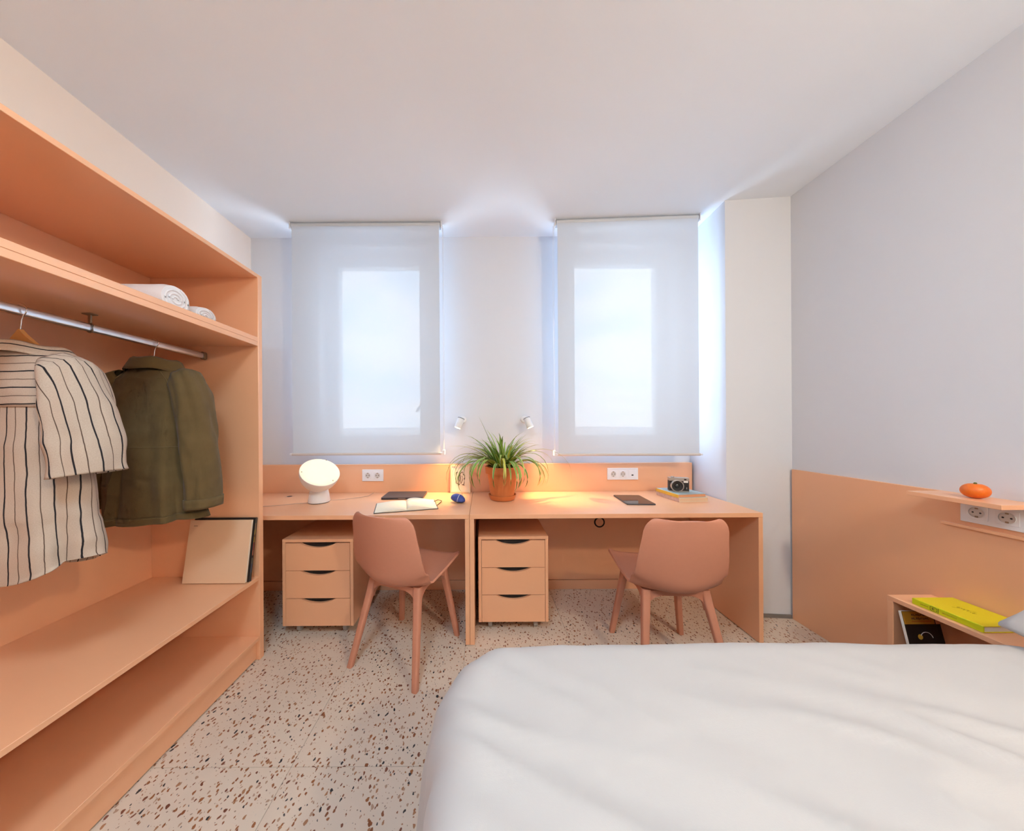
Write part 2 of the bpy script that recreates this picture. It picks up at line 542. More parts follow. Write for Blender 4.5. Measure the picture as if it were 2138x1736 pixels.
def thing(name, label, cat, loc=(0, 0, 0), rz=0.0, group=None):
    o = bpy.data.objects.new(name, None)
    o.empty_display_size = 0.05
    o.location = loc
    o.rotation_euler = (0, 0, rz)
    C.objects.link(o)
    return tag(o, label, cat, group)

def tag(o, label=None, cat=None, group=None, kind=None):
    if label: o['label'] = label
    if cat: o['category'] = cat
    if group: o['group'] = group
    if kind: o['kind'] = kind
    return o

def struct(o, label=None):
    o['kind'] = 'structure'
    if label: o['label'] = label
    return o

def arc(cx, cy, r, a0, a1, n=8):
    return [(cx + r * math.cos(R(a0 + (a1 - a0) * i / n)), cy + r * math.sin(R(a0 + (a1 - a0) * i / n))) for i in range(n + 1)]

def rrect(x0, x1, y0, y1, r, n=5):
    return (arc(x1 - r, y1 - r, r, 0, 90, n) + arc(x0 + r, y1 - r, r, 90, 180, n) +
            arc(x0 + r, y0 + r, r, 180, 270, n) + arc(x1 - r, y0 + r, r, 270, 360, n))

def lerp_keys(keys, x):
    """smooth interpolation of tuples keyed on first element (ascending)"""
    if x <= keys[0][0]: return keys[0][1:]
    for a, b in zip(keys, keys[1:]):
        if x <= b[0]:
            t = (x - a[0]) / (b[0] - a[0])
            t = t * t * (3 - 2 * t) * 0.5 + t * 0.5
            return tuple(p + (q - p) * t for p, q in zip(a[1:], b[1:]))
    return keys[-1][1:]

def frame_mat(origin, xaxis, zaxis):
    z = Vector(zaxis).normalized()
    x = Vector(xaxis); x = (x - z * x.dot(z)).normalized()
    y = z.cross(x)
    return Matrix(((x.x, y.x, z.x, origin[0]), (x.y, y.y, z.y, origin[1]), (x.z, y.z, z.z, origin[2]), (0, 0, 0, 1)))

# ================================================================== STRUCTURE
# floor: joint bed plus separate terrazzo slabs
floor = struct(B().box(XL, XR, YF, YB, -0.06, -0.002, 0).obj('floor', 'mortar'), 'pale terrazzo tile floor with brown chips')
T = 0.60
xs = [-0.7117 + T * k for k in range(-3, 6)]
ys = [1.1385 + T * k for k in range(-7, 4)]
tile_meshes = {}
for xa, xb in zip(xs, xs[1:]):
    for ya, yb in zip(ys, ys[1:]):
        x0, x1, y0, y1 = max(xa, XL), min(xb, XR), max(ya, YF), min(yb, YB)
        if x1 - x0 < 0.02 or y1 - y0 < 0.02:
            continue
        key = (round(x1 - x0, 4), round(y1 - y0, 4))
        if key not in tile_meshes:
            g = 0.0006
            bb = B().box(g, key[0] - g, g, key[1] - g, -0.02, 0, 0.0008)
            o = bb.obj('floor_tile', 'terrazzo', floor, world=False)
            tile_meshes[key] = o.data
        else:
            o = bpy.data.objects.new('floor_tile', tile_meshes[key])
            C.objects.link(o)
            o.parent = floor
        o.location = (x0, y0, 0)

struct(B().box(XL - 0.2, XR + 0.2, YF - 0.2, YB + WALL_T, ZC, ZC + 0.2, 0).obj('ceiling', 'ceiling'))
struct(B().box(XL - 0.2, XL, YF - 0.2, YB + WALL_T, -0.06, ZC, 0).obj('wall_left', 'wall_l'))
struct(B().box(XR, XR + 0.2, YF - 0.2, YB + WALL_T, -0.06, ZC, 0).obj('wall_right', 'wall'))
struct(B().box(XL, XR, YF - 0.2, YF, -0.06, ZC, 0).obj('wall_front', 'wall'))
# back wall around the two openings
wb = B()
(a0, a1, az0, az1), (b0, b1, bz0, bz1) = WIN
y1 = YB + WALL_T
wb.box(XL, a0, YB, y1, -0.06, ZC, 0)
wb.box(a1, b0, YB, y1, -0.06, ZC, 0)
wb.box(b1, XR, YB, y1, -0.06, ZC, 0)
wb.box(a0, a1, YB, y1, -0.06, az0, 0); wb.box(a0, a1, YB, y1, az1, ZC, 0)
wb.box(b0, b1, YB, y1, -0.06, bz0, 0); wb.box(b0, b1, YB, y1, bz1, ZC, 0)
struct(wb.obj('wall_back', 'wall'))
# pillar in the far right corner, left face slightly splayed
struct(B().prism([(1.578, 2.027), (XR, 1.995), (XR, YB), (1.596, YB)], 0.012, ZC, 'z').obj('wall_pillar', 'wall'))
struct(B().prism([(1.579, 2.015), (XR - 0.017, 1.984), (XR - 0.017, 1.9955), (1.579, 2.0265)], 0.0, 0.020, 'z').obj('baseboard_pillar', 'base_grey'))

# windows: frame, sash, pane, handle
def window(n, x0, x1, z0, z1, handle_right):
    yw = YB + 0.146
    root = bpy.data.objects.new('window_%d' % n, None)
    C.objects.link(root)
    root.location = ((x0 + x1) / 2, yw, z0)
    struct(root, 'white framed window behind the %s roller blind' % ('left' if n == 1 else 'right'))
    def rim(xa, xb, za, zb, w, ya, yb):
        b = B()
        b.box(xa, xa + w, ya, yb, za, zb, 0.003); b.box(xb - w, xb, ya, yb, za, zb, 0.003)
        b.box(xa + w, xb - w, ya, yb, za, za + w, 0.003); b.box(xa + w, xb - w, ya, yb, zb - w, zb, 0.003)
        return b
    rim(x0, x1, z0, z1, 0.04, yw, yw + 0.07).obj('window_frame', 'upvc', root)
    s = rim(x0 + 0.034, x1 - 0.034, z0 + 0.034, z1 - 0.034, 0.056, yw - 0.014, yw + 0.06).obj('sash', 'upvc', root)
    B().box(x0 + 0.088, x1 - 0.088, yw + 0.02, yw + 0.026, z0 + 0.088, z1 - 0.088, 0).obj('pane', 'glass', root)
    hx = x1 - 0.062 if handle_right else x0 + 0.062
    hz = z0 + 0.36
    h = B().box(hx - 0.012, hx + 0.012, yw - 0.024, yw - 0.014, hz - 0.03, hz + 0.03, 0.003)
    h.tube([(hx, yw - 0.02, hz), (hx, yw - 0.05, hz), (hx - 0.028, yw - 0.055, hz - 0.05), (hx - 0.045, yw - 0.055, hz - 0.085)], 0.009, 8)
    h.obj('handle', 'upvc', root, angle=40)
    # inner sill board
    B().box(x0, x1, YB - 0.004, yw, z0 - 0.0001, z0 + 0.006, 0.001).obj('sill', 'upvc', root)
window(1, *WIN[0], True)
window(2, *WIN[1], False)

# peach wall panels and skirting
PB = 2.360        # face of the panel behind the desks
panel = struct(B().box(XL + 0.002, 1.578, PB, YB - 0.001, 0.072, 0.952, 0.0015).obj('trim_1', 'peach'), 'peach wall panel behind the desks')
B().lathe([(0.030, 0), (0.040, 0), (0.040, 0.004), (0.034, 0.006), (0.030, 0.004)], 28, Matrix.Translation((0.872, PB, 0.505)) @ Matrix.Rotation(R(90), 4, 'X'), False, False).obj('cable_ring', 'gap', panel, angle=40)
B().lathe([(0.031, 0), (0.031, 0.002)], 28, Matrix.Translation((0.872, PB, 0.505)) @ Matrix.Rotation(R(90), 4, 'X')).obj('cable_cover', 'peach', panel)
struct(B().box(XL + 0.002, 1.575, PB - 0.004, YB - 0.001, 0.0, 0.069, 0.0015).obj('baseboard_back', 'peach'))
PX_ = XR - 0.016  # face of the headboard panel
head = struct(B().box(PX_, XR - 0.0005, -1.5, 1.9835, 0.0, 0.953, 0.0015).obj('trim_2', 'peach'), 'tall peach headboard panel on the right wall')

# ================================================================== WARDROBE
WF = -1.2017
wr = thing('open_wardrobe', 'large peach laminate open wardrobe with hanging rail and shelves along left wall', 'wardrobe', (-1.5, 0.5, 0))
Y0, Y1 = -0.75, 1.692
WBK = XL + 0.004
t_ = 0.019
B().box(WBK, WF, Y1 - 0.030, Y1, 0.0, 2.0595, 0.0012).obj('side_panel', 'peach', wr)
B().box(WBK, WF, Y0, Y0 + 0.030, 0.0, 2.0595, 0.0012).obj('side_panel', 'peach', wr)
yi0, yi1 = Y0 + 0.0305, Y1 - 0.0305
B().box(WBK, WBK + 0.010, yi0, yi1, 0.03, 2.040, 0).obj('back_panel', 'peach', wr)
B().box(WBK, WF, yi0, yi1, 2.0405, 2.0595, 0.0012).obj('top_panel', 'peach', wr)
B().box(WBK + 0.011, WF - 0.0005, yi0, yi1, 1.6993, 1.7225, 0.0012).obj('hat_shelf_board', 'peach', wr)
B().box(WBK + 0.011, WF - 0.0005, yi0, yi1, 1.6755, 1.6987, 0.0012).obj('hat_shelf_board', 'peach', wr)
B().box(WBK + 0.011, WF - 0.002, yi0, yi1, 0.426, 0.445, 0.0012).obj('bench_shelf', 'peach', wr)
B().box(WBK + 0.011, WF - 0.0005, yi0, yi1, 0.107, 0.126, 0.0012).obj('bottom_board', 'peach', wr)
B().box(WF - 0.036, WF - 0.018, yi0, yi1, 0.006, 0.1065, 0.0012).obj('plinth', 'peach', wr)
# hanging rail
RX, RZ = -1.485, 1.623
oval = [(RX + 0.0075 * math.cos(a) , RZ + (0.0075 if math.sin(a) > 0 else -0.0075) + 0.0075 * math.sin(a)) for a in [2 * PI * (i + 0.5) / 20 for i in range(20)]]
B().prism(oval, yi0 + 0.002, yi1 - 0.002, 'y').obj('hanging_rail', 'alu', wr, angle=50)
for yy in (yi1 - 0.009, yi0 + 0.009):
    B().prism([(RX + 0.012 * math.cos(a), RZ + (0.009 if math.sin(a) > 0 else -0.009) + 0.012 * math.sin(a)) for a in [2 * PI * (i + 0.5) / 20 for i in range(20)]], yy - 0.008, yy + 0.008, 'y').obj('rail_socket', 'bronze', wr, angle=50)
for yy in (1.176, 0.0):
    br = B().box(RX - 0.018, RX + 0.018, yy - 0.012, yy + 0.012, 1.6715, 1.675, 0.001)
    br.box(RX - 0.005, RX + 0.005, yy - 0.003, yy + 0.003, 1.638, 1.672, 0.0005)
    loop = [(RX + 0.0105 * math.cos(a), yy, RZ + (0.0075 if math.sin(a) > 0 else -0.0075) + 0.0105 * math.sin(a)) for a in [2 * PI * (i + 0.5) / 20 for i in range(20)]]
    br.tube(loop, 0.0022, 6, True)
    br.obj('rail_bracket', 'bronze', wr, angle=40)

# ================================================================== DESKS
DZ, DT, DF = 0.740, 0.025, 1.760
def desk(x0, x1, label):
    d = thing('desk', label, 'desk', ((x0 + x1) / 2, DF, 0), 0, 'twin desks under the windows')
    yb = PB - 0.006
    B().box(x0, x1, DF, yb, DZ - DT, DZ, 0.0012).obj('desktop', 'peach', d)
    for xa in (x0, x1 - DT):
        B().box(xa, xa + DT, DF, yb, 0.003, DZ - DT - 0.0005, 0.0012).obj('side_panel', 'peach', d)
    return d
desk(-1.744, -0.0850, 'peach laminate desk holding the lit globe lamp, beside the wardrobe')
desk(-0.0835, 1.576, 'peach laminate desk holding the potted plant and tablet, beside the white pillar')

# ================================================================== DRAWER UNITS
def drawer_unit(x0, yf, label, first=None):
    w, h0, h1, dep = 0.42, 0.060, 0.575, 0.47
    u = thing('drawer_unit', label, 'drawer unit', (x0 + w / 2, yf + dep / 2, 0), 0, 'rolling drawer units under the desks')
    t = 0.018
    b = B()
    b.box(x0, x0 + t, yf, yf + dep, h0, h1 - t, 0.001)
    b.box(x0 + w - t, x0 + w, yf, yf + dep, h0, h1 - t, 0.001)
    b.box(x0, x0 + w, yf, yf + dep, h1 - t + 0.0003, h1, 0.001)
    b.box(x0 + t, x0 + w - t, yf + dep - 0.01, yf + dep, h0, h1 - t, 0)
    b.box(x0 + t, x0 + w - t, yf + 0.02, yf + dep - 0.01, h0, h0 + 0.012, 0)
    b.obj('carcass', 'peach', u)
    n, gap = 3, 0.003
    xa, xb = x0 + t + 0.002, x0 + w - t - 0.002
    zz0, zz1 = h0 + 0.001, h1 - t - 0.006
    hh = (zz1 - zz0 - gap * (n - 1)) / n
    cx = (xa + xb) / 2
    for i in range(n):
        za = zz0 + i * (hh + gap); zb = za + hh
        notch = []
        for k in range(17):
            s = 1 - 2 * k / 16
            notch.append((cx + 0.105 * s, zb - 0.026 * (1 - s * s) ** 0.85))
        pts = [(xa, za), (xb, za), (xb, zb)] + notch + [(xa, zb)]
        dr = B().prism(pts, yf + 0.001, yf + 0.018, 'y').obj('drawer', 'peach', u)
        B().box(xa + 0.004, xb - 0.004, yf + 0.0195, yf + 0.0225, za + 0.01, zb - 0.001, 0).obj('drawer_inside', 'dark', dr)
    for sx in (0, 1):
        for sy in (0, 1):
            cx_ = x0 + (0.07 if sx == 0 else w - 0.07); cy_ = yf + (0.055 if sy == 0 else dep - 0.055)
            c = B().box(cx_ - 0.018, cx_ + 0.018, cy_ - 0.018, cy_ + 0.018, 0.045, 0.0598, 0.002).obj('caster', 'caster', u)
            B().lathe([(0.010, -0.013), (0.0215, -0.011), (0.0225, 0), (0.0215, 0.011), (0.010, 0.013)], 18,
                      Matrix.Translation((cx_, cy_ + 0.006, 0.0228)) @ Matrix.Rotation(R(90), 4, 'Y')).obj('wheel', 'caster', c, angle=40)
    return u
drawer_unit(-1.199, 1.845, 'peach three-drawer rolling unit under the lamp desk, beside the wardrobe')
drawer_unit(-0.037, 1.872, 'peach three-drawer rolling unit under the plant desk, beside the middle legs')

# ================================================================== CHAIRS
def chair_shell():
    prof = [(0.0, 0.238, 0.452), (0.03, 0.232, 0.458), (0.10, 0.19, 0.455), (0.30, 0.05, 0.438), (0.42, -0.06, 0.427), (0.50, -0.130, 0.426),
            (0.56, -0.174, 0.443), (0.62, -0.199, 0.482), (0.70, -0.213, 0.555), (0.82, -0.232, 0.655), (0.93, -0.249, 0.752), (1.0, -0.259, 0.808)]
    def spline(t):
        for i in range(len(prof) - 1):
            if t <= prof[i + 1][0]:
                p0, p1, p2, p3 = prof[max(i - 1, 0)], prof[i], prof[i + 1], prof[min(i + 2, len(prof) - 1)]
                u = (t - p1[0]) / (p2[0] - p1[0])
                out = []
                for k in (1, 2):
                    m1 = (p2[k] - p0[k]) / max(1e-6, p2[0] - p0[0]) * (p2[0] - p1[0])
                    m2 = (p3[k] - p1[k]) / max(1e-6, p3[0] - p1[0]) * (p2[0] - p1[0])
                    h = (2 * u**3 - 3 * u**2 + 1) * p1[k] + (u**3 - 2 * u**2 + u) * m1 + (-2 * u**3 + 3 * u**2) * p2[k] + (u**3 - u**2) * m2
                    out.append(h)
                return out
        return list(prof[-1][1:])
    wkeys = [(0.0, 0.205), (0.05, 0.216), (0.3, 0.222), (0.5, 0.222), (0.62, 0.220), (0.75, 0.212), (0.9, 0.196), (1.0, 0.186)]
    ts = [0, 0.012, 0.03, 0.06, 0.1, 0.16, 0.22, 0.28, 0.34, 0.4, 0.45, 0.5, 0.535, 0.56, 0.585, 0.61, 0.635, 0.66, 0.7, 0.75, 0.8, 0.85, 0.89, 0.92,
          0.945, 0.96, 0.972, 0.982, 0.99, 0.996, 1.0]
    ns = 24
    rows = []
    for t in ts:
        y, z = spline(t)
        w = lerp_keys(wkeys, t)[0]
        r_top = 0.045
        d = (1 - t) * 0.50
        if d < r_top:
            w = w - r_top + math.sqrt(max(0, r_top**2 - (r_top - d) ** 2))
        d0 = t * 0.45
        if d0 < 0.02:
            w = w - 0.02 + math.sqrt(max(0, 0.02**2 - (0.02 - d0) ** 2))
        bk = min(1, max(0, (t - 0.40) / 0.26)); bk = bk * bk * (3 - 2 * bk)
        row = []
        for i in range(ns + 1):
            s = -1 + 2 * i / ns
            yy = y + bk * (0.050 * s * s) - 0.0
            zz = z + (1 - bk) * (0.010 * s * s + 0.016 * s**6)
            top = max(0, (t - 0.8) / 0.2)
            zz += top * 0.001 * (s * s - 0.45)
            # tuck the lower back in under the sitter
            mid = math.exp(-((t - 0.57) / 0.07) ** 2)
            zz += mid * (0.046 * s * s)
            yy += mid * (0.020 * s * s)
            row.append(Vector((s * w, yy, zz)))
        rows.append(row)
    return rows

def make_chair(label, loc, rz):
    c = thing('desk_chair', label, 'chair', (loc[0], loc[1], 0), rz, 'pink plastic desk chairs')
    sh = B().rings(chair_shell(), closed=False).obj('seat_shell', 'chair', c, smooth=True, world=False)
    so = sh.modifiers.new('thick', 'SOLIDIFY'); so.thickness = 0.011; so.offset = -1.0
    bv = sh.modifiers.new('soft', 'BEVEL'); bv.width = 0.003; bv.segments = 2; bv.limit_method = 'ANGLE'; bv.angle_limit = R(50)
    # legs: rounded tapering bars, wider at the top
    for sx in (-1, 1):
        for sy in (-1, 1):
            top = Vector((sx * 0.140, 0.150 if sy > 0 else -0.098, 0.428))
            bot = Vector((sx * 0.200, 0.2125 if sy > 0 else -0.2125, 0.0))
            rings = []
            for k in range(9):
                u = k / 8
                p = top.lerp(bot, u)
                hw = 0.022 + (0.0148 - 0.022) * u ** 0.6
                hd = 0.020 + (0.0142 - 0.020) * u ** 0.6
                rings.append([Vector((p.x + x, p.y + y, p.z)) for x, y in rrect(-hw, hw, -hd, hd, min(hw, hd) * 0.55, 3)])
            B().rings(rings, True, caps=True).obj('leg', 'chair', c, world=False, angle=50)
    # arched rails joining the legs below the seat
    def rail(p, q, thick):
        p, q = Vector(p), Vector(q)
        L = (q - p).length
        pts = [(0.0, 0.424), (0.0, 0.325), (0.010, 0.350), (0.022, 0.374), (0.040, 0.390), (0.070, 0.400)]
        lower = pts[1:] + [(L - x, z) for x, z in reversed(pts[1:])]
        poly = lower + [(L, 0.424), (0, 0.424)]
        b = B().prism(poly, -thick / 2, thick / 2, 'y')
        ang = math.atan2(q.y - p.y, q.x - p.x)
        b.xform(Matrix.Translation((p.x, p.y, 0)) @ Matrix.Rotation(ang, 4, 'Z'))
        return b.obj('rail', 'chair', c, world=False, angle=40)
    rail((-0.145, -0.106, 0), (0.145, -0.106, 0), 0.024)
    rail((-0.145, 0.158, 0), (0.145, 0.158, 0), 0.024)
    rail((-0.147, -0.104, 0), (-0.147, 0.155, 0), 0.024)
    rail((0.147, -0.104, 0), (0.147, 0.155, 0), 0.024)
    return c
make_chair('dusty pink shell chair turned sideways, in front of the lamp desk', (-0.432, 1.731), R(-22.6))
make_chair('dusty pink shell chair standing straight, in front of the tablet desk', (0.950, 1.648), R(-3))

# ================================================================== ROLLER BLINDS
def blind(p, q, z0, ztop, label, chain_right):
    p, q = Vector((p[0], p[1], 0)), Vector((q[0], q[1], 0))
    L = (q - p).length
    ang = math.atan2(q.y - p.y, q.x - p.x)
    r = thing('roller_blind', label, 'blind', ((p.x + q.x) / 2, (p.y + q.y) / 2, z0), ang, 'white screen roller blinds')
    h = ztop - z0
    hl = L / 2
    f = B().rings([[(-hl + 0.012, 0, z), (hl - 0.012, 0, z)] for z in (0.012, h * 0.35, h * 0.7, h - 0.022)], False)
    f.obj('screen_fabric', 'blind', r, world=False)
    B().tube([(-hl + 0.006, 0.0225, h - 0.0245), (hl - 0.006, 0.0225, h - 0.0245)], 0.024, 24).obj('roller_tube', 'blind_tube', r, world=False, angle=50)
    B().prism([(0.0075 * math.cos(a), 0.009 * math.sin(a) + 0.009) for a in [2 * PI * i / 14 for i in range(14)]], -hl + 0.006, hl - 0.006, 'x').obj('bottom_bar', 'blind_bar', r, world=False, angle=50)
    for s in (-1, 1):
        B().box(s * (hl + 0.002) - 0.003, s * (hl + 0.002) + 0.003, -0.004, 0.049, h - 0.052, h - 0.001, 0.001).obj('bracket', 'white_plastic', r, world=False)
        B().box(s * hl - 0.008, s * hl + 0.008, -0.008, 0.008, 0.004, 0.016, 0.002).obj('bar_cap', 'white_plastic', r, world=False)
    s = 1 if chain_right else -1
    xx = s * (hl + 0.012)
    ch = B().tube([(xx, 0.002, h - 0.03), (xx, 0.0, h * 0.5), (xx, 0.002, 0.03)], 0.0016, 6)
    ch.tube([(xx, 0.034, h - 0.03), (xx + s * 0.003, 0.034, h * 0.5), (xx, 0.034, 0.03)], 0.0016, 6)
    ch.obj('bead_chain', 'white_plastic', r, world=False)
    B().box(xx - 0.007, xx + 0.007, -0.006, 0.042, 0.0, 0.034, 0.002).obj('chain_holder', 'white_plastic', r, world=False)
    return r
M['blind_tube'] = pmat('blind_roll', (0.60, 0.64, 0.70), 0.8)
M['blind_bar'] = pmat('blind_bar_grey', (0.62, 0.58, 0.56), 0.6)
blind((-1.367, 2.208), (-0.297, 2.208), 1.037, ZC - 0.002, 'white roller blind over the window nearest the wardrobe', True)
blind((0.514, 2.192), (1.498, 2.146), 1.026, ZC - 0.002, 'white roller blind over the window nearest the pillar', False)

# ================================================================== SOCKETS
def sockets(label, origin, n, mat, w1=0.072, h=0.088, port_last=False):
    """plate lying in local xy, facing local +z"""
    W = w1 * n + 0.016
    s = thing('socket_plate', label, 'socket', origin)
    def put(b, name, m, parent=s, **k):
        b.xform(mat)
        return b.obj(name, m, parent, world=False, **k)
    put(B().box(-W / 2, W / 2, -h / 2, h / 2, 0, 0.009, 0.002, 2), 'plate', 'white_plastic')
    for i in range(n):
        cx = (i - (n - 1) / 2) * w1
        ins = B()
        ins.box(cx - 0.0275, cx + 0.0275, -0.0275, 0.0275, 0.009, 0.0105, 0.0008)
        if port_last and i == n - 1:
            m_ = put(ins, 'data_insert', 'white_plastic')
            put(B().box(cx - 0.007, cx + 0.007, -0.014, -0.004, 0.0105, 0.0112, 0), 'data_port', 'dark', m_)
            continue
        m_ = put(ins, 'socket_insert', 'white_plastic')
        put(B().lathe([(0.0165, 0.0105), (0.0205, 0.0105), (0.0215, 0.0125), (0.0205, 0.0135), (0.0195, 0.0125)], 28, Matrix.Translation((cx, 0, 0)), False, False), 'socket_ring', 'white_plastic', m_, angle=40)
        put(B().lathe([(0.0195, 0.0105), (0.0195, 0.0112)], 28, Matrix.Translation((cx, 0, 0))), 'socket_well', 'socket_in', m_)
        for sx in (-0.0095, 0.0095):
            put(B().lathe([(0.003, 0.0112), (0.003, 0.0118)], 10, Matrix.Translation((cx + sx, 0, 0))), 'pin_hole', 'dark', m_)
        for sy in (-1, 1):
            put(B().box(cx - 0.004, cx + 0.004, sy * 0.0165 - 0.003, sy * 0.0165 + 0.003, 0.0112, 0.013, 0.0005), 'earth_clip', 'bronze', m_)
    return s
FY = Matrix.Rotation(R(90), 4, 'X')                      # faces -y
sockets('white double wall socket on the peach panel, right of the globe lamp', (-0.841, PB, 0.871), 2, FY)
sockets('white triple wall socket with data port on the peach panel, under the right blind', (1.048, PB, 0.871), 3, FY, port_last=True)
FX = Matrix(((0, 0, -1, 0), (-1, 0, 0, 0), (0, 1, 0, 0), (0, 0, 0, 1)))   # faces -x, local x -> -y
sockets('white wall socket strip on the headboard panel, under the small wall shelf', (PX_, 1.160, 0.888), 3, FX)

# ================================================================== WALL SPOTS
def wall_spot(x, aim, label):
    z = 1.262
    s = thing('wall_spotlight', label, 'wall lamp', (x, YB, z + 0.02), 0, 'white wall spotlights between the windows')
    inner = -1 if aim > 0 else 1
    B().lathe([(0.026, 0), (0.026, 0.012), (0.022, 0.016)], 24, Matrix.Translation((x + inner * 0.02, YB, z + 0.026)) @ FY).obj('wall_mount', 'white_metal', s, angle=40)
    B().tube([(x + inner * 0.02, YB - 0.012, z + 0.026), (x + inner * 0.012, YB - 0.06, z + 0.026), (x, YB - 0.085, z + 0.020)], 0.006, 8).obj('arm', 'white_metal', s, angle=50)
    d = Vector((aim * 0.36, -0.22, -1.0)).normalized()
    c = Vector((x, YB - 0.10, z))
    fm = frame_mat(c, (1, 0, 0), -d) @ Matrix.Scale(0.82, 4)
    B().lathe([(0.024, -0.047), (0.031, -0.047), (0.032, -0.044), (0.030, 0.036), (0.027, 0.044), (0.010, 0.047)], 28, fm, False, True).obj('lamp_head', 'white_metal', s, angle=40)
    B().lathe([(0.0305, -0.0440), (0.0305, -0.0415)], 28, fm).obj('lens', 'bulb', s)
    B().lathe([(0.0295, 0.0435), (0.0305, 0.0435), (0.0305, 0.0475), (0.0295, 0.0475)], 28, fm, False, False).obj('top_ring', 'dark', s)
    ld = bpy.data.lights.new('spot_beam', 'SPOT')
    ld.energy = SPOT_W; ld.color = (1.0, 0.60, 0.24); ld.spot_size = R(66); ld.spot_blend = 0.7; ld.shadow_soft_size = 0.012
    lo = bpy.data.objects.new('spot_beam', ld)
    C.objects.link(lo)
    lo.parent = s
    lo.matrix_basis = rootloc(s) @ frame_mat(c + d * 0.046, (1, 0, 0), -d)
wall_spot(-0.180, -1, 'small white wall spotlight beside the left blind')
wall_spot(0.331, 1, 'small white wall spotlight beside the right blind')

# ================================================================== DESK LAMP
lx, ly = -1.100, 2.075
lamp = thing('globe_lamp', 'white table lamp with tilted glowing round diffuser on the left desk', 'lamp', (lx, ly, DZ))
B().lathe([(0.066, 0.0), (0.0675, 0.004), (0.060, 0.05), (0.053, 0.088), (0.045, 0.092)], 40, Matrix.Translation((lx, ly, DZ + 0.004))).obj('base', 'white_metal', lamp, angle=40)
B().lathe([(0.064, 0.0), (0.064, 0.004)], 40, Matrix.Translation((lx, ly, DZ))).obj('foot_ring', 'dark', lamp)
nrm = Vector((0.45, -0.45, 0.77)).normalized()
dc = Vector((lx + 0.040, ly - 0.060, 0.950))
fm = frame_mat(dc, (1, 0, 0), nrm) @ Matrix.Scale(0.91, 4)
prof = [(0.030, -0.148), (0.060, -0.138), (0.090, -0.112), (0.114, -0.076), (0.127, -0.038), (0.131, -0.004), (0.128, -0.003), (0.120, -0.040), (0.10, -0.08)]
B().lathe(prof, 48, fm, True, False).obj('shade', 'white_metal', lamp, angle=50)
dif = [(0.1285, -0.002), (0.126, 0.004), (0.110, 0.014), (0.08, 0.022), (0.04, 0.027), (0.004, 0.028)]
df_ = B().lathe(dif, 48, fm).obj('diffuser', 'globe', lamp, angle=60)
for a in (95, 215, 335):
    B().lathe([(0.003, 0), (0.003, 0.003)], 10, fm @ Matrix.Translation((0.119 * math.cos(R(a)), 0.119 * math.sin(R(a)), 0.0105))).obj('screw', 'bronze', lamp)
cord = [(lx - 0.05, ly - 0.03, DZ + 0.003), (lx - 0.12, ly - 0.05, DZ + 0.003), (lx - 0.22, ly - 0.10, DZ + 0.003), (lx - 0.36, ly - 0.13, DZ + 0.003)]
cb = B().tube(cord, 0.0022, 6)
cb.tube([(lx + 0.04, ly + 0.03, DZ + 0.003), (lx + 0.12, ly + 0.05, DZ + 0.003), (lx + 0.22, ly + 0.11, DZ + 0.003), (lx + 0.27, ly + 0.16, DZ + 0.003), (lx + 0.272, ly + 0.255, DZ + 0.003)], 0.0022, 6)
cb.obj('power_cord', 'cord', lamp, angle=60)
gm = thing('cable_grommet', 'small dark oval cable grommet set in the left desktop', 'grommet', (-1.40, 2.24, DZ))
B().lathe([(0.018, 0), (0.030, 0), (0.030, 0.0015), (0.018, 0.0015)], 24, Matrix.Translation((-1.40, 2.24, DZ + 0.0002)), False, False).obj('rim', 'peach_edge', gm)
B().lathe([(0.018, 0), (0.018, 0.0008)], 24, Matrix.Translation((-1.40, 2.24, DZ + 0.0002))).obj('hole', 'gap', gm)

# ================================================================== LAPTOP, NOTEBOOK
lp = thing('laptop', 'closed slate grey laptop on the desk behind the open notebook', 'laptop', (-0.565, 2.225, DZ), R(1.5))
B().prism(rrect(-0.142, 0.142, -0.100, 0.100, 0.010), 0.001, 0.0075, 'z').obj('base', 'laptop', lp, world=False)
B().prism(rrect(-0.142, 0.142, -0.100, 0.100, 0.010), 0.0080, 0.0145, 'z').obj('lid', 'laptop', lp, world=False)
B().box(-0.025, 0.025, -0.1006, -0.0990, 0.0072, 0.0095, 0).obj('finger_notch', 'silver', lp, world=False)

nb = thing('open_notebook', 'open notebook with blank cream pages lying on the left desk', 'notebook', (-0.487, 1.948, DZ), R(15))
B().prism(rrect(-0.186, 0.186, -0.118, 0.118, 0.006), 0.0005, 0.0030, 'z').obj('cover', 'leather', nb, world=False)
def pages(sign, hgt, name):
    n = 22
    rows_t, rows_b = [], []
    for i in range(n + 1):
        u = i / n
        x = sign * 0.181 * u
        z = 0.003 + hgt * (math.sin(PI * min(1, u * 1.15) ** 0.55) * 0.75 + (1 - u) * 0.12) + 0.0022
        rows_t.append([(x, -0.113, z), (x, 0.113, z + 0.002 * math.sin(u * 3))])
        rows_b.append([(x, -0.113, 0.0031), (x, 0.113, 0.0031)])
    b = B()
    rings = [[t[0], t[1], bb[1], bb[0]] for t, bb in zip(rows_t, rows_b)]
    b.rings(rings, True, caps=True)
    return b.obj(name, 'page', nb, world=False, angle=50)
pages(-1, 0.010, 'left_pages')
pages(1, 0.024, 'right_pages')
B().tube([(0.176, 0.055, 0.006), (0.205, 0.075, 0.010), (0.228, 0.060, 0.006), (0.222, 0.040, 0.004), (0.196, -0.02, 0.004), (0.180, -0.05, 0.0035)], 0.0022, 6).obj('elastic_loop', 'leather', nb, world=False)

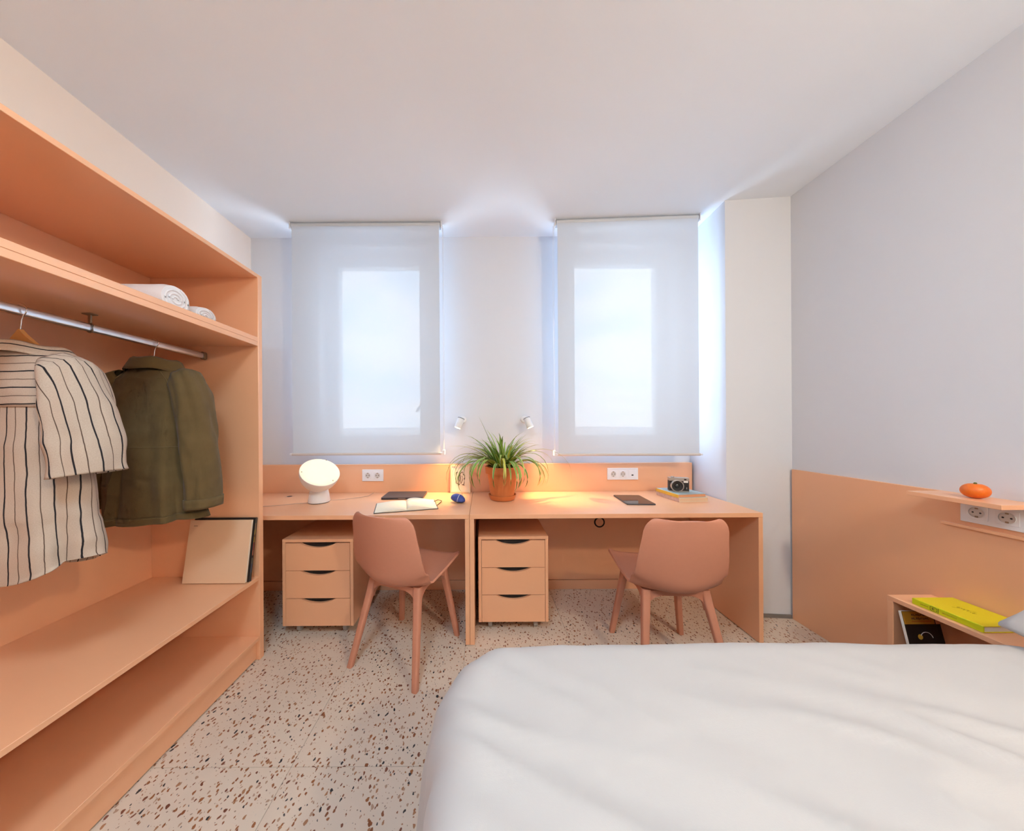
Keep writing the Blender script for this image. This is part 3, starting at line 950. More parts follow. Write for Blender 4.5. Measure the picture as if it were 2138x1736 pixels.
# ================================================================== BLUE POUCH, FRAMED PRINT
mo = thing('blue_mouse', 'rounded blue mouse with a thin pale cord on the left desk', 'mouse', (-0.172, 2.045, DZ), R(-28))
def ell(u, v):
    a, b_, c_ = 0.052, 0.036, 0.036
    x = a * math.cos(v) * math.cos(u); y = b_ * math.cos(v) * math.sin(u); z = c_ * math.sin(v)
    if z < 0: z *= 0.55
    return Vector((x, y, z + 0.0202 + 0.006 * math.cos(v) * math.cos(u + 2.6)))
B().rings([[ell(2 * PI * i / 28, -PI / 2 + 0.02 + (PI - 0.04) * j / 16) for i in range(28)] for j in range(17)], True, caps=True).obj('shell', 'blue', mo, world=False, smooth=True)
pth = []
for k in range(13):
    a = R(-10 + 200 * k / 12)
    p_ = ell(0.0, 0) * 0
    y = 0.0375 * math.cos(a); z = 0.0200 + 0.0375 * math.sin(a)
    pth.append((0.010 + 0.012 * math.sin(a * 0.8), y, max(0.0012, z)))
B().tube(pth, 0.0014, 6).obj('cord', 'string', mo, world=False)

fr = thing('framed_print', 'small pale framed ink print leaning on the panel behind the plant', 'picture', (-0.177, 2.322, DZ), 0)
tilt = Matrix.Rotation(R(-7), 4, 'X')
def fput(b, name, m): 
    b.xform(tilt); return b.obj(name, m, fr, world=False)
b = B()
for x0, x1, z0, z1 in ((-0.075, -0.066, 0, 0.205), (0.066, 0.075, 0, 0.205), (-0.066, 0.066, 0, 0.009), (-0.066, 0.066, 0.196, 0.205)):
    b.box(x0, x1, -0.004, 0.008, z0 + 0.001, z1 + 0.001, 0.0008)
fput(b, 'frame', 'frame')
fput(B().box(-0.0655, 0.0655, 0.0, 0.004, 0.0105, 0.1965, 0), 'print', 'page')
ink = B()
for pts in ([(-0.032, 0.072), (-0.034, 0.11), (-0.033, 0.150), (-0.020, 0.158)], [(-0.033, 0.152), (-0.022, 0.152)],
            [(-0.012, 0.055), (-0.016, 0.10), (-0.010, 0.150)], [(-0.004, 0.068), (0.0, 0.105), (-0.004, 0.14), (0.010, 0.156), (0.020, 0.148)],
            [(-0.030, 0.074), (-0.014, 0.066), (-0.004, 0.062)], [(0.006, 0.07), (0.014, 0.10), (0.010, 0.128)], [(0.022, 0.06), (0.028, 0.075), (0.026, 0.11)],
            [(0.018, 0.142), (0.032, 0.128), (0.030, 0.10)], [(-0.010, 0.150), (-0.004, 0.120), (-0.008, 0.085)], [(0.010, 0.062), (0.030, 0.058)]):
    ink.tube([(x, -0.0008, z) for x, z in pts], 0.0026, 5)
fput(ink, 'ink_drawing', 'ink_b')

# ================================================================== POTTED SPIDER PLANT
px_, py_ = 0.124, 2.125
pl = thing('potted_spider_plant', 'terracotta potted spider plant with arching leaves on the right desk', 'plant', (px_, py_, DZ))
B().lathe([(0.068, 0), (0.082, 0.004), (0.093, 0.030), (0.094, 0.036), (0.089, 0.036), (0.080, 0.010), (0.03, 0.008)], 44, None, True, True).obj('saucer', 'terracotta', pl, world=False, angle=40)
B().lathe([(0.074, 0.0105), (0.078, 0.014), (0.100, 0.178), (0.1135, 0.180), (0.1165, 0.224), (0.113, 0.227), (0.105, 0.226), (0.101, 0.190)], 44, None, True, False).obj('pot', 'terracotta', pl, world=False, angle=40)
B().lathe([(0.1005, 0.196), (0.098, 0.201), (0.05, 0.208), (0.003, 0.212)], 32, None, True, True).obj('soil', 'soil', pl, world=False, smooth=True)

def leaf(az, length, rise, droop, width, base_r=0.02, curl=0.0, mat='leaf'):
    """strap leaf: starts near the pot centre, rises then arches and droops"""
    n = 12
    length *= 1.28; width *= 1.8
    p = Vector((base_r * math.cos(az), base_r * math.sin(az), 0.205))
    el = rise
    a = az
    ds = length / n
    pts = [p.copy()]
    for k in range(n):
        u = (k + 1) / n
        p = p + Vector((math.cos(a) * math.cos(el), math.sin(a) * math.cos(el), math.sin(el))) * ds
        el -= droop / n * (0.4 + 1.2 * u)
        a += curl / n
        rr = math.hypot(p.x, p.y)
        if rr < 0.125 and p.z < 0.205: p.z = 0.205
        pts.append(p.copy())
    # keep clear of the desk and the wall panel
    for q in pts:
        q.z = max(q.z, 0.008)
        q.y = min(q.y, PB - py_ - 0.012)
    rings, uvs = [], []
    for k, q in enumerate(pts):
        u = k / n
        w = width * (0.55 + 0.45 * math.sin(PI * min(1, u * 1.25 + 0.15))) * (1 - u ** 5) + 0.0006
        t = (pts[min(k + 1, n)] - pts[max(k - 1, 0)]).normalized()
        s = t.cross(Vector((0, 0, 1)))
        if s.length < 1e-3: s = Vector((1, 0, 0))
        s.normalize()
        nn = s.cross(t)
        rings.append([q - s * w + nn * w * 0.35, q, q + s * w + nn * w * 0.35])
        uvs.append([(0, u), (0.5, u), (1, u)])
    return B().rings(rings, False, uvs).obj('leaf', mat, pl, world=False, smooth=True)
rl = random.Random(11)
# named gestures: the tall spike, the two long side arms, the hanging ones
leaf(R(172), 0.305, R(70), R(6), 0.0062, 0.012, 0.0, 'leaf_dark')
leaf(R(188), 0.31, R(48), R(62), 0.0055, 0.02)
leaf(R(30), 0.215, R(66), R(30), 0.0065, 0.02)
leaf(R(150), 0.29, R(58), R(50), 0.006, 0.02)
leaf(R(-8), 0.47, R(48), R(150), 0.004, 0.02)
leaf(R(215), 0.36, R(40), R(185), 0.0075, 0.06)
leaf(R(232), 0.34, R(50), R(205), 0.0085, 0.06)
leaf(R(200), 0.38, R(45), R(160), 0.006, 0.05)
leaf(R(178), 0.37, R(50), R(170), 0.0065, 0.05)
leaf(R(-35), 0.30, R(45), R(180), 0.006, 0.06)
leaf(R(-20), 0.30, R(42), R(175), 0.0065, 0.06)
leaf(R(-70), 0.27, R(45), R(205), 0.0055, 0.07)
leaf(R(-105), 0.26, R(45), R(205), 0.005, 0.07)
for k in range(128):
    az = rl.uniform(0, 2 * PI)
    back = math.sin(az) > 0.35
    if k % 3 == 0:
        leaf(az, rl.uniform(0.24, 0.34), R(rl.uniform(35, 60)), R(rl.uniform(150, 200)) if not back else R(rl.uniform(60, 110)), rl.uniform(0.004, 0.006), rl.uniform(0.03, 0.06), rl.uniform(-0.4, 0.4))
    else:
        leaf(az, rl.uniform(0.14, 0.24), R(rl.uniform(48, 88)), R(rl.uniform(25, 100)), rl.uniform(0.004, 0.0065), rl.uniform(0.005, 0.055), rl.uniform(-0.5, 0.5))

# ================================================================== TABLET, BOOKS, CAMERA
tb = thing('tablet', 'dark tablet lying flat on the right desk', 'tablet', (0.992, 2.070, DZ), R(-4))
B().prism(rrect(-0.089, 0.089, -0.125, 0.125, 0.010), 0.0005, 0.0070, 'z').obj('body', 'laptop', tb, world=False)
B().prism(rrect(-0.087, 0.087, -0.123, 0.123, 0.009), 0.0071, 0.0077, 'z').obj('screen', 'screen', tb, world=False)

def flat_book(name, label, loc, rz, w, d, t, cover, pagem, spine, group=None):
    o = thing(name, label, 'book', loc, rz, group)
    c = 0.0022
    B().box(-w / 2, w / 2, -d / 2, d / 2, 0.0003, c, 0.0005).obj('back_cover', cover, o, world=False)
    B().box(-w / 2, w / 2, -d / 2, d / 2, t - c, t, 0.0005).obj('front_cover', cover, o, world=False)
    B().box(-w / 2 - 0.001, -w / 2 + 0.003, -d / 2, d / 2, 0.0004, t - 0.0001, 0.0008).obj('spine', spine, o, world=False)
    B().box(-w / 2 + 0.0032, w / 2 - 0.003, -d / 2 + 0.003, d / 2 - 0.003, c + 0.0001, t - c - 0.0001, 0).obj('pages', pagem, o, world=False)
    return o
flat_book('paperback_book', 'pale book with pink spine, lower of two under the camera', (1.348, 2.130, DZ), R(6), 0.205, 0.225, 0.027, 'page', 'tan_edge', 'pinkspine', 'books under the camera')
flat_book('paperback_book', 'grey-green book with yellow spine, upper of two under the camera', (1.338, 2.128, DZ + 0.0275), R(7), 0.198, 0.215, 0.022, 'greyteal', 'orange_book', 'yspine', 'books under the camera')
# yellow spine lettering: small dark marks
kz = DZ + 0.0275 + 0.022
cm = thing('instant_camera', 'black and silver retro instant camera standing on the two books', 'camera', (1.322, 2.120, kz), R(-14))
B().prism(rrect(-0.060, 0.060, -0.024, 0.024, 0.006), 0.0005, 0.006, 'z').obj('bottom_plate', 'silver', cm, world=False)
B().prism(rrect(-0.0595, 0.0595, -0.0235, 0.0235, 0.006), 0.0062, 0.072, 'z').obj('body', 'leatherette', cm, world=False)
B().prism(rrect(-0.060, 0.060, -0.024, 0.024, 0.006), 0.0722, 0.092, 'z').obj('top_plate', 'silver', cm, world=False)
lm = Matrix.Translation((-0.017, -0.0236, 0.040)) @ FY
B().lathe([(0.034, 0.0), (0.0395, 0.0), (0.0395, 0.016), (0.0385, 0.018), (0.0345, 0.018), (0.034, 0.016)], 40, lm, False, False).obj('lens_ring', 'silver', cm, world=False, angle=40)
B().lathe([(0.0338, 0.0), (0.0338, 0.014), (0.026, 0.010), (0.016, 0.009)], 40, lm).obj('lens_barrel', 'leatherette', cm, world=False, angle=40)
B().lathe([(0.015, 0.0092), (0.010, 0.0125), (0.002, 0.0138)], 28, lm).obj('lens_glass', 'lens', cm, world=False, smooth=True)
B().box(0.024, 0.051, -0.026, -0.0243, 0.061, 0.074, 0.001).obj('flash_window', 'page_w', cm, world=False)
B().box(0.027, 0.041, -0.0255, -0.0243, 0.078, 0.087, 0.001).obj('viewfinder', 'dark', cm, world=False)
B().box(0.040, 0.045, -0.0265, -0.0237, 0.018, 0.031, 0.001).obj('shutter_lever', 'silver', cm, world=False)
B().lathe([(0.010, 0), (0.010, 0.006), (0.008, 0.007)], 20, Matrix.Translation((-0.035, 0, 0.0922))).obj('dial', 'silver', cm, world=False, angle=40)

# ================================================================== HANGERS AND CLOTHES
def hanger(label, y, rz, fall=0.082, ex=1.15):
    h = thing('coat_hanger', label, 'hanger', (RX, y, RZ), rz, 'wooden coat hangers on the rail')
    # hook goes over the rail
    hk = [(0.019 * math.cos(R(a)), 0, 0.003 + 0.019 * math.sin(R(a))) for a in range(200, -61, -20)]
    hk += [(0.002, 0, -0.030), (0.0, 0, -0.040), (0.0, 0, -0.062)]
    B().tube(hk, 0.0018, 8).obj('hook', 'steel', h, world=False, angle=60)
    up, lo = [], []
    for k in range(25):
        s = -1 + 2 * k / 24
        x = s * 0.150
        zt = -0.055 - fall * abs(s) ** ex - 0.004 * (1 - abs(s))
        th = 0.046 * (1 - abs(s)) ** 1.6 + 0.018
        up.append((x, zt)); lo.append((x, zt - th))
    pts = lo + up[::-1]
    b = B()
    # bend the arms forward a little: build as strips
    rings = []
    for (xu, zu), (xl, zl) in zip(up, lo):
        yb_ = 0.035 * (abs(xu) / 0.150) ** 2
        rings.append([(xu, yb_ - 0.006, zu), (xu, yb_ + 0.006, zu), (xl, yb_ + 0.006, zl), (xl, yb_ - 0.006, zl)])
    b.rings(rings, True, caps=True)
    b.obj('arms', 'wood', h, world=False, angle=50)
    return h

def sup(th, a, b, e):
    c, s = math.cos(th), math.sin(th)
    return (a * math.copysign(abs(c) ** (2 / e), c), b * math.copysign(abs(s) ** (2 / e), s))

def garment(name, label, y, rz, spec):
    """spec: dict with torso keys, sleeves, materials. local: -y is the back, x across, z relative to the rail centre"""
    g = thing(name, label, spec['cat'], (RX, y, RZ + spec.get('dz', 0.0)), rz, 'clothes on the rail')
    mat = spec['mat']
    keys = spec['torso']              # (v, z, a, b, yoff)
    NT, NV = 96, 64
    seed = spec['seed']
    def torso(th, v, off=0.0):
        z, a, b_, yo = lerp_keys(keys, v)
        x, yy = sup(th, a + off, b_ + off, spec['e'])
        # hanging folds, stronger towards the hem
        am = spec['fold'] * max(0, v - 0.15) ** 1.2
        d = 0.0
        for k, (f, ph, w) in enumerate(spec['waves']):
            d += w * math.sin(f * th + ph + 0.8 * math.sin(3 * v + k))
        d += 0.8 * noise.noise(Vector((math.cos(th) * 2.2 + seed, math.sin(th) * 2.2, v * 3.0)))
        for th0, depth in spec['pleats']:
            dd = (th - th0 + PI) % (2 * PI) - PI
            if -0.35 < dd < 0.0:
                d += depth * (1 + dd / 0.35) * 1.0
            elif 0 <= dd < 0.05:
                d += depth * (1 - dd / 0.05)
        n = Vector((math.cos(th), math.sin(th), 0))
        d2 = 0.010 * noise.noise(Vector((x * 8 + seed, yy * 8, v * 6))) + 0.004 * noise.noise(Vector((x * 22 + seed, yy * 22, v * 15)))
        z2 = z + spec['hem'](th) * max(0, (v - 0.8) / 0.2)
        return Vector((x, yy + yo, z2)) + n * (am * d + d2)
    rings, uvs = [], []
    per = 0.0
    for j in range(NV + 1):
        v = j / NV
        rings.append([torso(-PI / 2 + 2 * PI * i / NT, v) for i in range(NT)])
    zs = [lerp_keys(keys, j / NV)[0] for j in range(NV + 1)]
    ref = rings[NV // 2]
    cum = [0.0]
    for i in range(NT):
        cum.append(cum[-1] + (ref[(i + 1) % NT] - ref[i]).length)
    for j in range(NV + 1):
        uvs.append([(cum[i] , zs[j]) for i in range(NT + 1)])
    t = B().rings(rings, True, uvs).obj('body', mat, g, world=False, smooth=True)
    m_ = t.modifiers.new('cloth', 'SOLIDIFY'); m_.thickness = 0.002; m_.offset = 1
    # sleeves
    for sx in (1, -1):
        ks = spec['sleeve']           # (u, x, y, z, ra, rb)
        ring, uu = [], []
        NS, NR = 40, 36
        for j in range(NR + 1):
            u = j / NR
            x, yy, z, ra, rb = lerp_keys(ks, u)
            x2, y2, z2, _, _ = lerp_keys(ks, min(1, u + 0.02)); x1, y1, z1, _, _ = lerp_keys(ks, max(0, u - 0.02))
            tt = Vector((x2 - x1, y2 - y1, z2 - z1)).normalized()
            s1 = Vector((0, 1, 0)); s1 = (s1 - tt * s1.dot(tt)).normalized()
            s2 = tt.cross(s1)
            rr = []
            for i in range(NS):
                a = 2 * PI * i / NS
                f = 1 + 0.20 * noise.noise(Vector((math.cos(a) * 1.6 + seed + sx * 5, math.sin(a) * 1.6, u * spec['scr']))) + 0.11 * noise.noise(Vector((math.cos(a) * 3 + seed, math.sin(a) * 3 + 9, u * spec['scr'] * 2.6)))
                p_ = Vector((x, yy, z)) + s1 * ra * f * math.cos(a) + s2 * rb * f * math.sin(a)
                p_.x *= sx
                p_.x = max(p_.x, -0.280)
                rr.append(p_)
            ring.append(rr)
            uu.append([(i / NS * 2 * PI * (ra + rb) / 2 * 1.0, u * 0.3) for i in range(NS + 1)])
        s_ = B().rings(ring, True, uu).obj('sleeve', mat, g, world=False, smooth=True)
        m_ = s_.modifiers.new('cloth', 'SOLIDIFY'); m_.thickness = 0.002; m_.offset = 1
        if spec.get('cuff'):
            k0 = int(NR * 0.93)
            cf = []
            for j in range(k0, NR + 1):
                cen = sum((p for p in ring[j]), Vector()) / NS
                cf.append([cen + (p - cen) * 1.05 for p in ring[j]])
            cen = sum((p for p in ring[NR]), Vector()) / NS
            o_ = B().rings(cf, True, [[(i * 0.01, j * 0.02) for i in range(NS + 1)] for j in range(len(cf))]).obj('cuff', mat, g, world=False, smooth=True)
            m_ = o_.modifiers.new('cloth', 'SOLIDIFY'); m_.thickness = 0.003; m_.offset = 1
            sl = B()
            a_i = int(NS * spec['seam_i'])
            sl.tube([ring[j][a_i] + (ring[j][a_i] - sum((p for p in ring[j]), Vector()) / NS).normalized() * 0.0018 for j in range(3, k0)], 0.0016, 5)
            sl.obj('sleeve_seam', 'olive_seam', s_, world=False, smooth=True)
    # collar: folded band, open at the front
    cz, cr, ch = spec['collar']
    cols, cuv = [], []
    for j in range(9):
        u = j / 8
        row, ru = [], []
        for i in range(41):
            a = R(-90 + (-150 + 300 * i / 40))
            open_ = abs(i - 20) / 20
            # stand then fall
            if u < 0.4:
                q = u / 0.4
                r_ = cr * (1 + 0.06 * q); z = cz + ch * q * (1 - 0.25 * open_)
            else:
                q = (u - 0.4) / 0.6
                r_ = cr * (1.10 + 0.36 * q); z = cz + ch * (1 - 0.25 * open_) - (ch * 1.25) * q
            row.append(Vector((r_ * 1.12 * math.cos(a), r_ * 0.95 * math.sin(a) + 0.012, z + 0.004 * math.sin(5 * a))))
            ru.append((z * 1.0 + 0.1, i * 0.01))
        cols.append(row); cuv.append(ru)
    o_ = B().rings(cols, False, cuv).obj('collar', mat, g, world=False, smooth=True)
    m_ = o_.modifiers.new('cloth', 'SOLIDIFY'); m_.thickness = 0.003; m_.offset = 0
    if spec.get('yoke'):
        yr, yu = [], []
        v1 = spec['yoke']
        for j in range(17):
            v = 0.02 + (v1 - 0.02) * j / 16
            row, ru = [], []
            for i in range(49):
                th = -PI / 2 + (i / 48 - 0.5) * PI * 1.02
                p_ = torso(th, v, 0.0035)
                row.append(p_); ru.append((-lerp_keys(keys, v)[0] + 0.06 * abs(i / 48 - 0.5) ** 2, i * 0.01))
            yr.append(row); yu.append(ru)
        o_ = B().rings(yr, False, yu).obj('yoke', mat, g, world=False, smooth=True)
        m_ = o_.modifiers.new('cloth', 'SOLIDIFY'); m_.thickness = 0.0015; m_.offset = 1
    for nm, fn in spec.get('seams', []):
        pts = [torso(*fn(k / 40), 0.003) for k in range(41)]
        B().tube(pts, 0.0013, 5).obj(nm, 'olive_seam', g, world=False, smooth=True)
    if spec.get('hemband'):
        rr = [[torso(-PI / 2 + 2 * PI * i / NT, v, 0.003) for i in range(NT)] for v in (0.935, 0.95, 0.97, 0.985, 1.0)]
        o_ = B().rings(rr, True, [[(i * 0.01, 0) for i in range(NT + 1)] for _ in rr]).obj('hem_band', mat, g, world=False, smooth=True)
        m_ = o_.modifiers.new('cloth', 'SOLIDIFY'); m_.thickness = 0.003; m_.offset = 1
    return g

YJ, YS = 1.405, 1.000
hanger('wooden hanger with steel hook inside the olive jacket', YJ, R(0))
hanger('wooden hanger with steel hook inside the striped shirt', YS, R(0), 0.135, 0.88)
jacket = dict(cat='jacket', mat='olive', seed=3.7, e=2.6, fold=0.036, scr=2.5,
    torso=[(0.0, -0.105, 0.062, 0.050, 0.012), (0.03, -0.118, 0.095, 0.055, 0.010), (0.07, -0.140, 0.135, 0.060, 0.006), (0.12, -0.168, 0.166, 0.066, 0.0),
           (0.2, -0.225, 0.178, 0.074, 0.0), (0.4, -0.38, 0.176, 0.082, 0.0), (0.7, -0.60, 0.186, 0.092, 0.0), (1.0, -0.795, 0.200, 0.098, 0.0)],
    waves=[(5, 0.6, 0.45), (8, 2.0, 0.3), (3, 1.0, 0.5)], pleats=[(-PI / 2 - 0.25, 1.3), (-PI / 2 - 1.0, 0.8), (-PI / 2 + 0.7, 0.5)],
    hem=lambda th: -0.012 * math.cos(th - PI) - 0.006 * math.sin(th),
    sleeve=[(0.0, 0.130, 0.0, -0.150, 0.045, 0.040), (0.06, 0.158, 0.0, -0.172, 0.068, 0.058), (0.18, 0.184, 0.0, -0.235, 0.080, 0.058), (0.5, 0.212, 0.006, -0.44, 0.076, 0.052),
            (0.75, 0.224, 0.010, -0.59, 0.072, 0.050), (1.0, 0.226, 0.012, -0.735, 0.064, 0.047)],
    cuff=True, seam_i=0.80, collar=(-0.112, 0.070, 0.046), hemband=True,
    seams=[('waist_seam', lambda k: (-PI / 2 - 1.35 + 2.7 * k, 0.52)),
           ('raglan_seam', lambda k: (-PI / 2 + 0.55 + 0.55 * k, 0.05 + 0.26 * k)),
           ('raglan_seam', lambda k: (-PI / 2 - 0.55 - 0.55 * k, 0.05 + 0.26 * k))])
garment('olive_jacket', 'olive green twill jacket hanging on the wardrobe rail, seen from behind', YJ, R(-4), jacket)
shirt = dict(dz=-0.024, cat='shirt', mat='stripe', seed=8.1, e=2.8, fold=0.034, scr=2.0,
    torso=[(0.0, -0.108, 0.066, 0.055, 0.010), (0.03, -0.120, 0.105, 0.060, 0.008), (0.07, -0.145, 0.150, 0.066, 0.004), (0.12, -0.178, 0.186, 0.074, 0.0),
           (0.2, -0.24, 0.196, 0.084, 0.0), (0.4, -0.40, 0.192, 0.088, 0.0), (0.7, -0.64, 0.202, 0.088, 0.0), (1.0, -0.820, 0.222, 0.092, 0.0)],
    waves=[(4, 0.2, 0.5), (7, 1.0, 0.35), (11, 2.0, 0.15)], pleats=[(-PI / 2 + 0.75, 0.5)],
    hem=lambda th: 0.055 * math.cos(th) ** 2,
    sleeve=[(0.0, 0.140, 0.0, -0.150, 0.050, 0.045), (0.10, 0.172, 0.0, -0.180, 0.070, 0.060), (0.35, 0.200, 0.0, -0.28, 0.080, 0.064), (0.7, 0.222, 0.0, -0.40, 0.084, 0.066),
            (1.0, 0.238, 0.0, -0.500, 0.086, 0.066)],
    collar=(-0.116, 0.080, 0.032), yoke=0.27)
garment('striped_shirt', 'cream linen shirt with dark stripes and short sleeves hanging on the rail', YS, R(-2), shirt)

# ================================================================== TOWELS AND ALBUMS
def towel(label, yc, w, h, xf, ln):
    t = thing('rolled_towel', label, 'towel', (xf - ln / 2, yc, 1.7232), 0, 'white rolled towels on the top shelf')
    N = 40
    rings = []
    nx = 14
    for j in range(nx + 1):
        u = j / nx
        x = xf - ln * u
        e = min(u, 1 - u) * ln
        k = 1 - 0.10 * math.exp(-e / 0.008)
        rr = []
        for i in range(N):
            a = 2 * PI * i / N
            f = k * (1 + 0.03 * noise.noise(Vector((math.cos(a) * 2, math.sin(a) * 2 + yc * 7, u * 3))))
            z = h / 2 * math.sin(a) * f + h / 2
            rr.append((x, yc + w / 2 * math.cos(a) * f, 1.7235 + max(0.0, z)))
        rings.append(rr)
    B().rings(rings, True, caps=True).obj('roll', 'towel', t, angle=60)
    sp = []
    for i in range(70):
        a = i / 69 * 2 * PI * 3.2
        r_ = 0.12 + 0.80 * i / 69
        sp.append((xf + 0.001, yc + w / 2 * r_ * math.cos(a) * 0.92, 1.7235 + h / 2 + h / 2 * r_ * math.sin(a) * 0.90))
    B().tube(sp, 0.0042, 6).obj('spiral_edge', 'towel', t, smooth=True)
towel('larger white rolled towel on the wardrobe top shelf', 1.318, 0.135, 0.122, -1.30, 0.40)
towel('smaller white rolled towel on the wardrobe top shelf, nearest the end panel', 1.478, 0.120, 0.090, -1.315, 0.36)

lean = math.atan2(0.048, 0.30)
def leaning(name, label, x0, w, h, t, ybase, cover, edge):
    o = thing(name, label, 'book', (x0 + w / 2, ybase, 0.4453), 0, 'large books leaning in the wardrobe')
    rt = Matrix.Rotation(-lean, 4, 'X')
    def put(b, nm, m):
        b.xform(rt); return b.obj(nm, m, o, world=False)
    zz = 0.0032
    put(B().box(-w / 2, w / 2, 0, 0.003, zz, h, 0.001), 'front_cover', cover)
    put(B().box(-w / 2, w / 2, t - 0.003, t, zz, h, 0.001), 'back_cover', cover)
    put(B().box(-w / 2, -w / 2 + 0.003, 0.003, t - 0.003, zz, h, 0.0005), 'spine', cover)
    put(B().box(-w / 2 + 0.0032, w / 2 - 0.002, 0.0031, t - 0.0031, zz + 0.003, h - 0.003, 0), 'pages', edge)
    return o
al = leaning('album_book', 'large square cream book leaning in front on the lower wardrobe shelf', -1.540, 0.322, 0.315, 0.012, 1.5815, 'album', 'page_w')
b = B().box(-0.138, -0.118, -0.0004, 0.0004, 0.285, 0.287, 0)
b.xform(Matrix.Rotation(-lean, 4, 'X')); b.obj('tiny_print', 'ink_b', al, world=False)

def rainbow():
    m, nt, b = new_mat('multicoloured_fore_edge')
    N, L = nt.nodes, nt.links
    tc = N.new('ShaderNodeTexCoord'); sp = N.new('ShaderNodeSeparateXYZ')
    L.new(tc.outputs['Object'], sp.inputs[0])
    mr = N.new('ShaderNodeMapRange'); mr.inputs['From Max'].default_value = 0.32
    L.new(sp.outputs['Z'], mr.inputs['Value'])
    cr = N.new('ShaderNodeValToRGB'); cr.color_ramp.interpolation = 'CONSTANT'
    cols = [(0.0, (0.10, 0.09, 0.08)), (0.14, (0.09, 0.10, 0.14)), (0.27, (0.16, 0.15, 0.10)), (0.36, (0.03, 0.01, 0.01)), (0.40, (0.42, 0.14, 0.07)),
            (0.48, (0.28, 0.05, 0.03)), (0.60, (0.42, 0.22, 0.03)), (0.68, (0.20, 0.08, 0.03)), (0.72, (0.45, 0.27, 0.05)), (0.80, (0.30, 0.20, 0.12)), (0.90, (0.12, 0.10, 0.08))]
    els = cr.color_ramp.elements
    while len(els) < len(cols): els.new(0.5)
    for e, (p, c) in zip(els, cols): e.position = p; e.color = (*c, 1)
    L.new(mr.outputs[0], cr.inputs['Fac']); L.new(cr.outputs['Color'], b.inputs['Base Color'])
    b.inputs['Roughness'].default_value = 0.6
    return m
M['rainbow'] = rainbow()
leaning('album_book', 'dark book with multicoloured edge leaning behind the cream book', -1.530, 0.322, 0.322, 0.015, 1.5950, 'blackcover', 'rainbow')

# ================================================================== BED
BX0, BX1, BY0, BY1 = -0.07, 1.955, -0.43, 0.935
bed = thing('bed', 'low bed standing with its head against the peach headboard panel', 'bed', ((BX0 + BX1) / 2, (BY0 + BY1) / 2, 0))
B().box(BX0 + 0.02, BX1, BY0 + 0.02, BY1 - 0.02, 0.10, 0.30, 0.01, 2).obj('base', 'sheet', bed)
B().box(BX0, BX1, BY0, BY1, 0.302, 0.560, 0.045, 4).obj('mattress', 'sheet', bed, angle=40)
for x in (BX0 + 0.12, BX1 - 0.12):
    for y in (BY0 + 0.12, BY1 - 0.12):
        B().lathe([(0.022, 0), (0.030, 0.099)], 16, Matrix.Translation((x, y, 0))).obj('leg', 'dark', bed, angle=50)

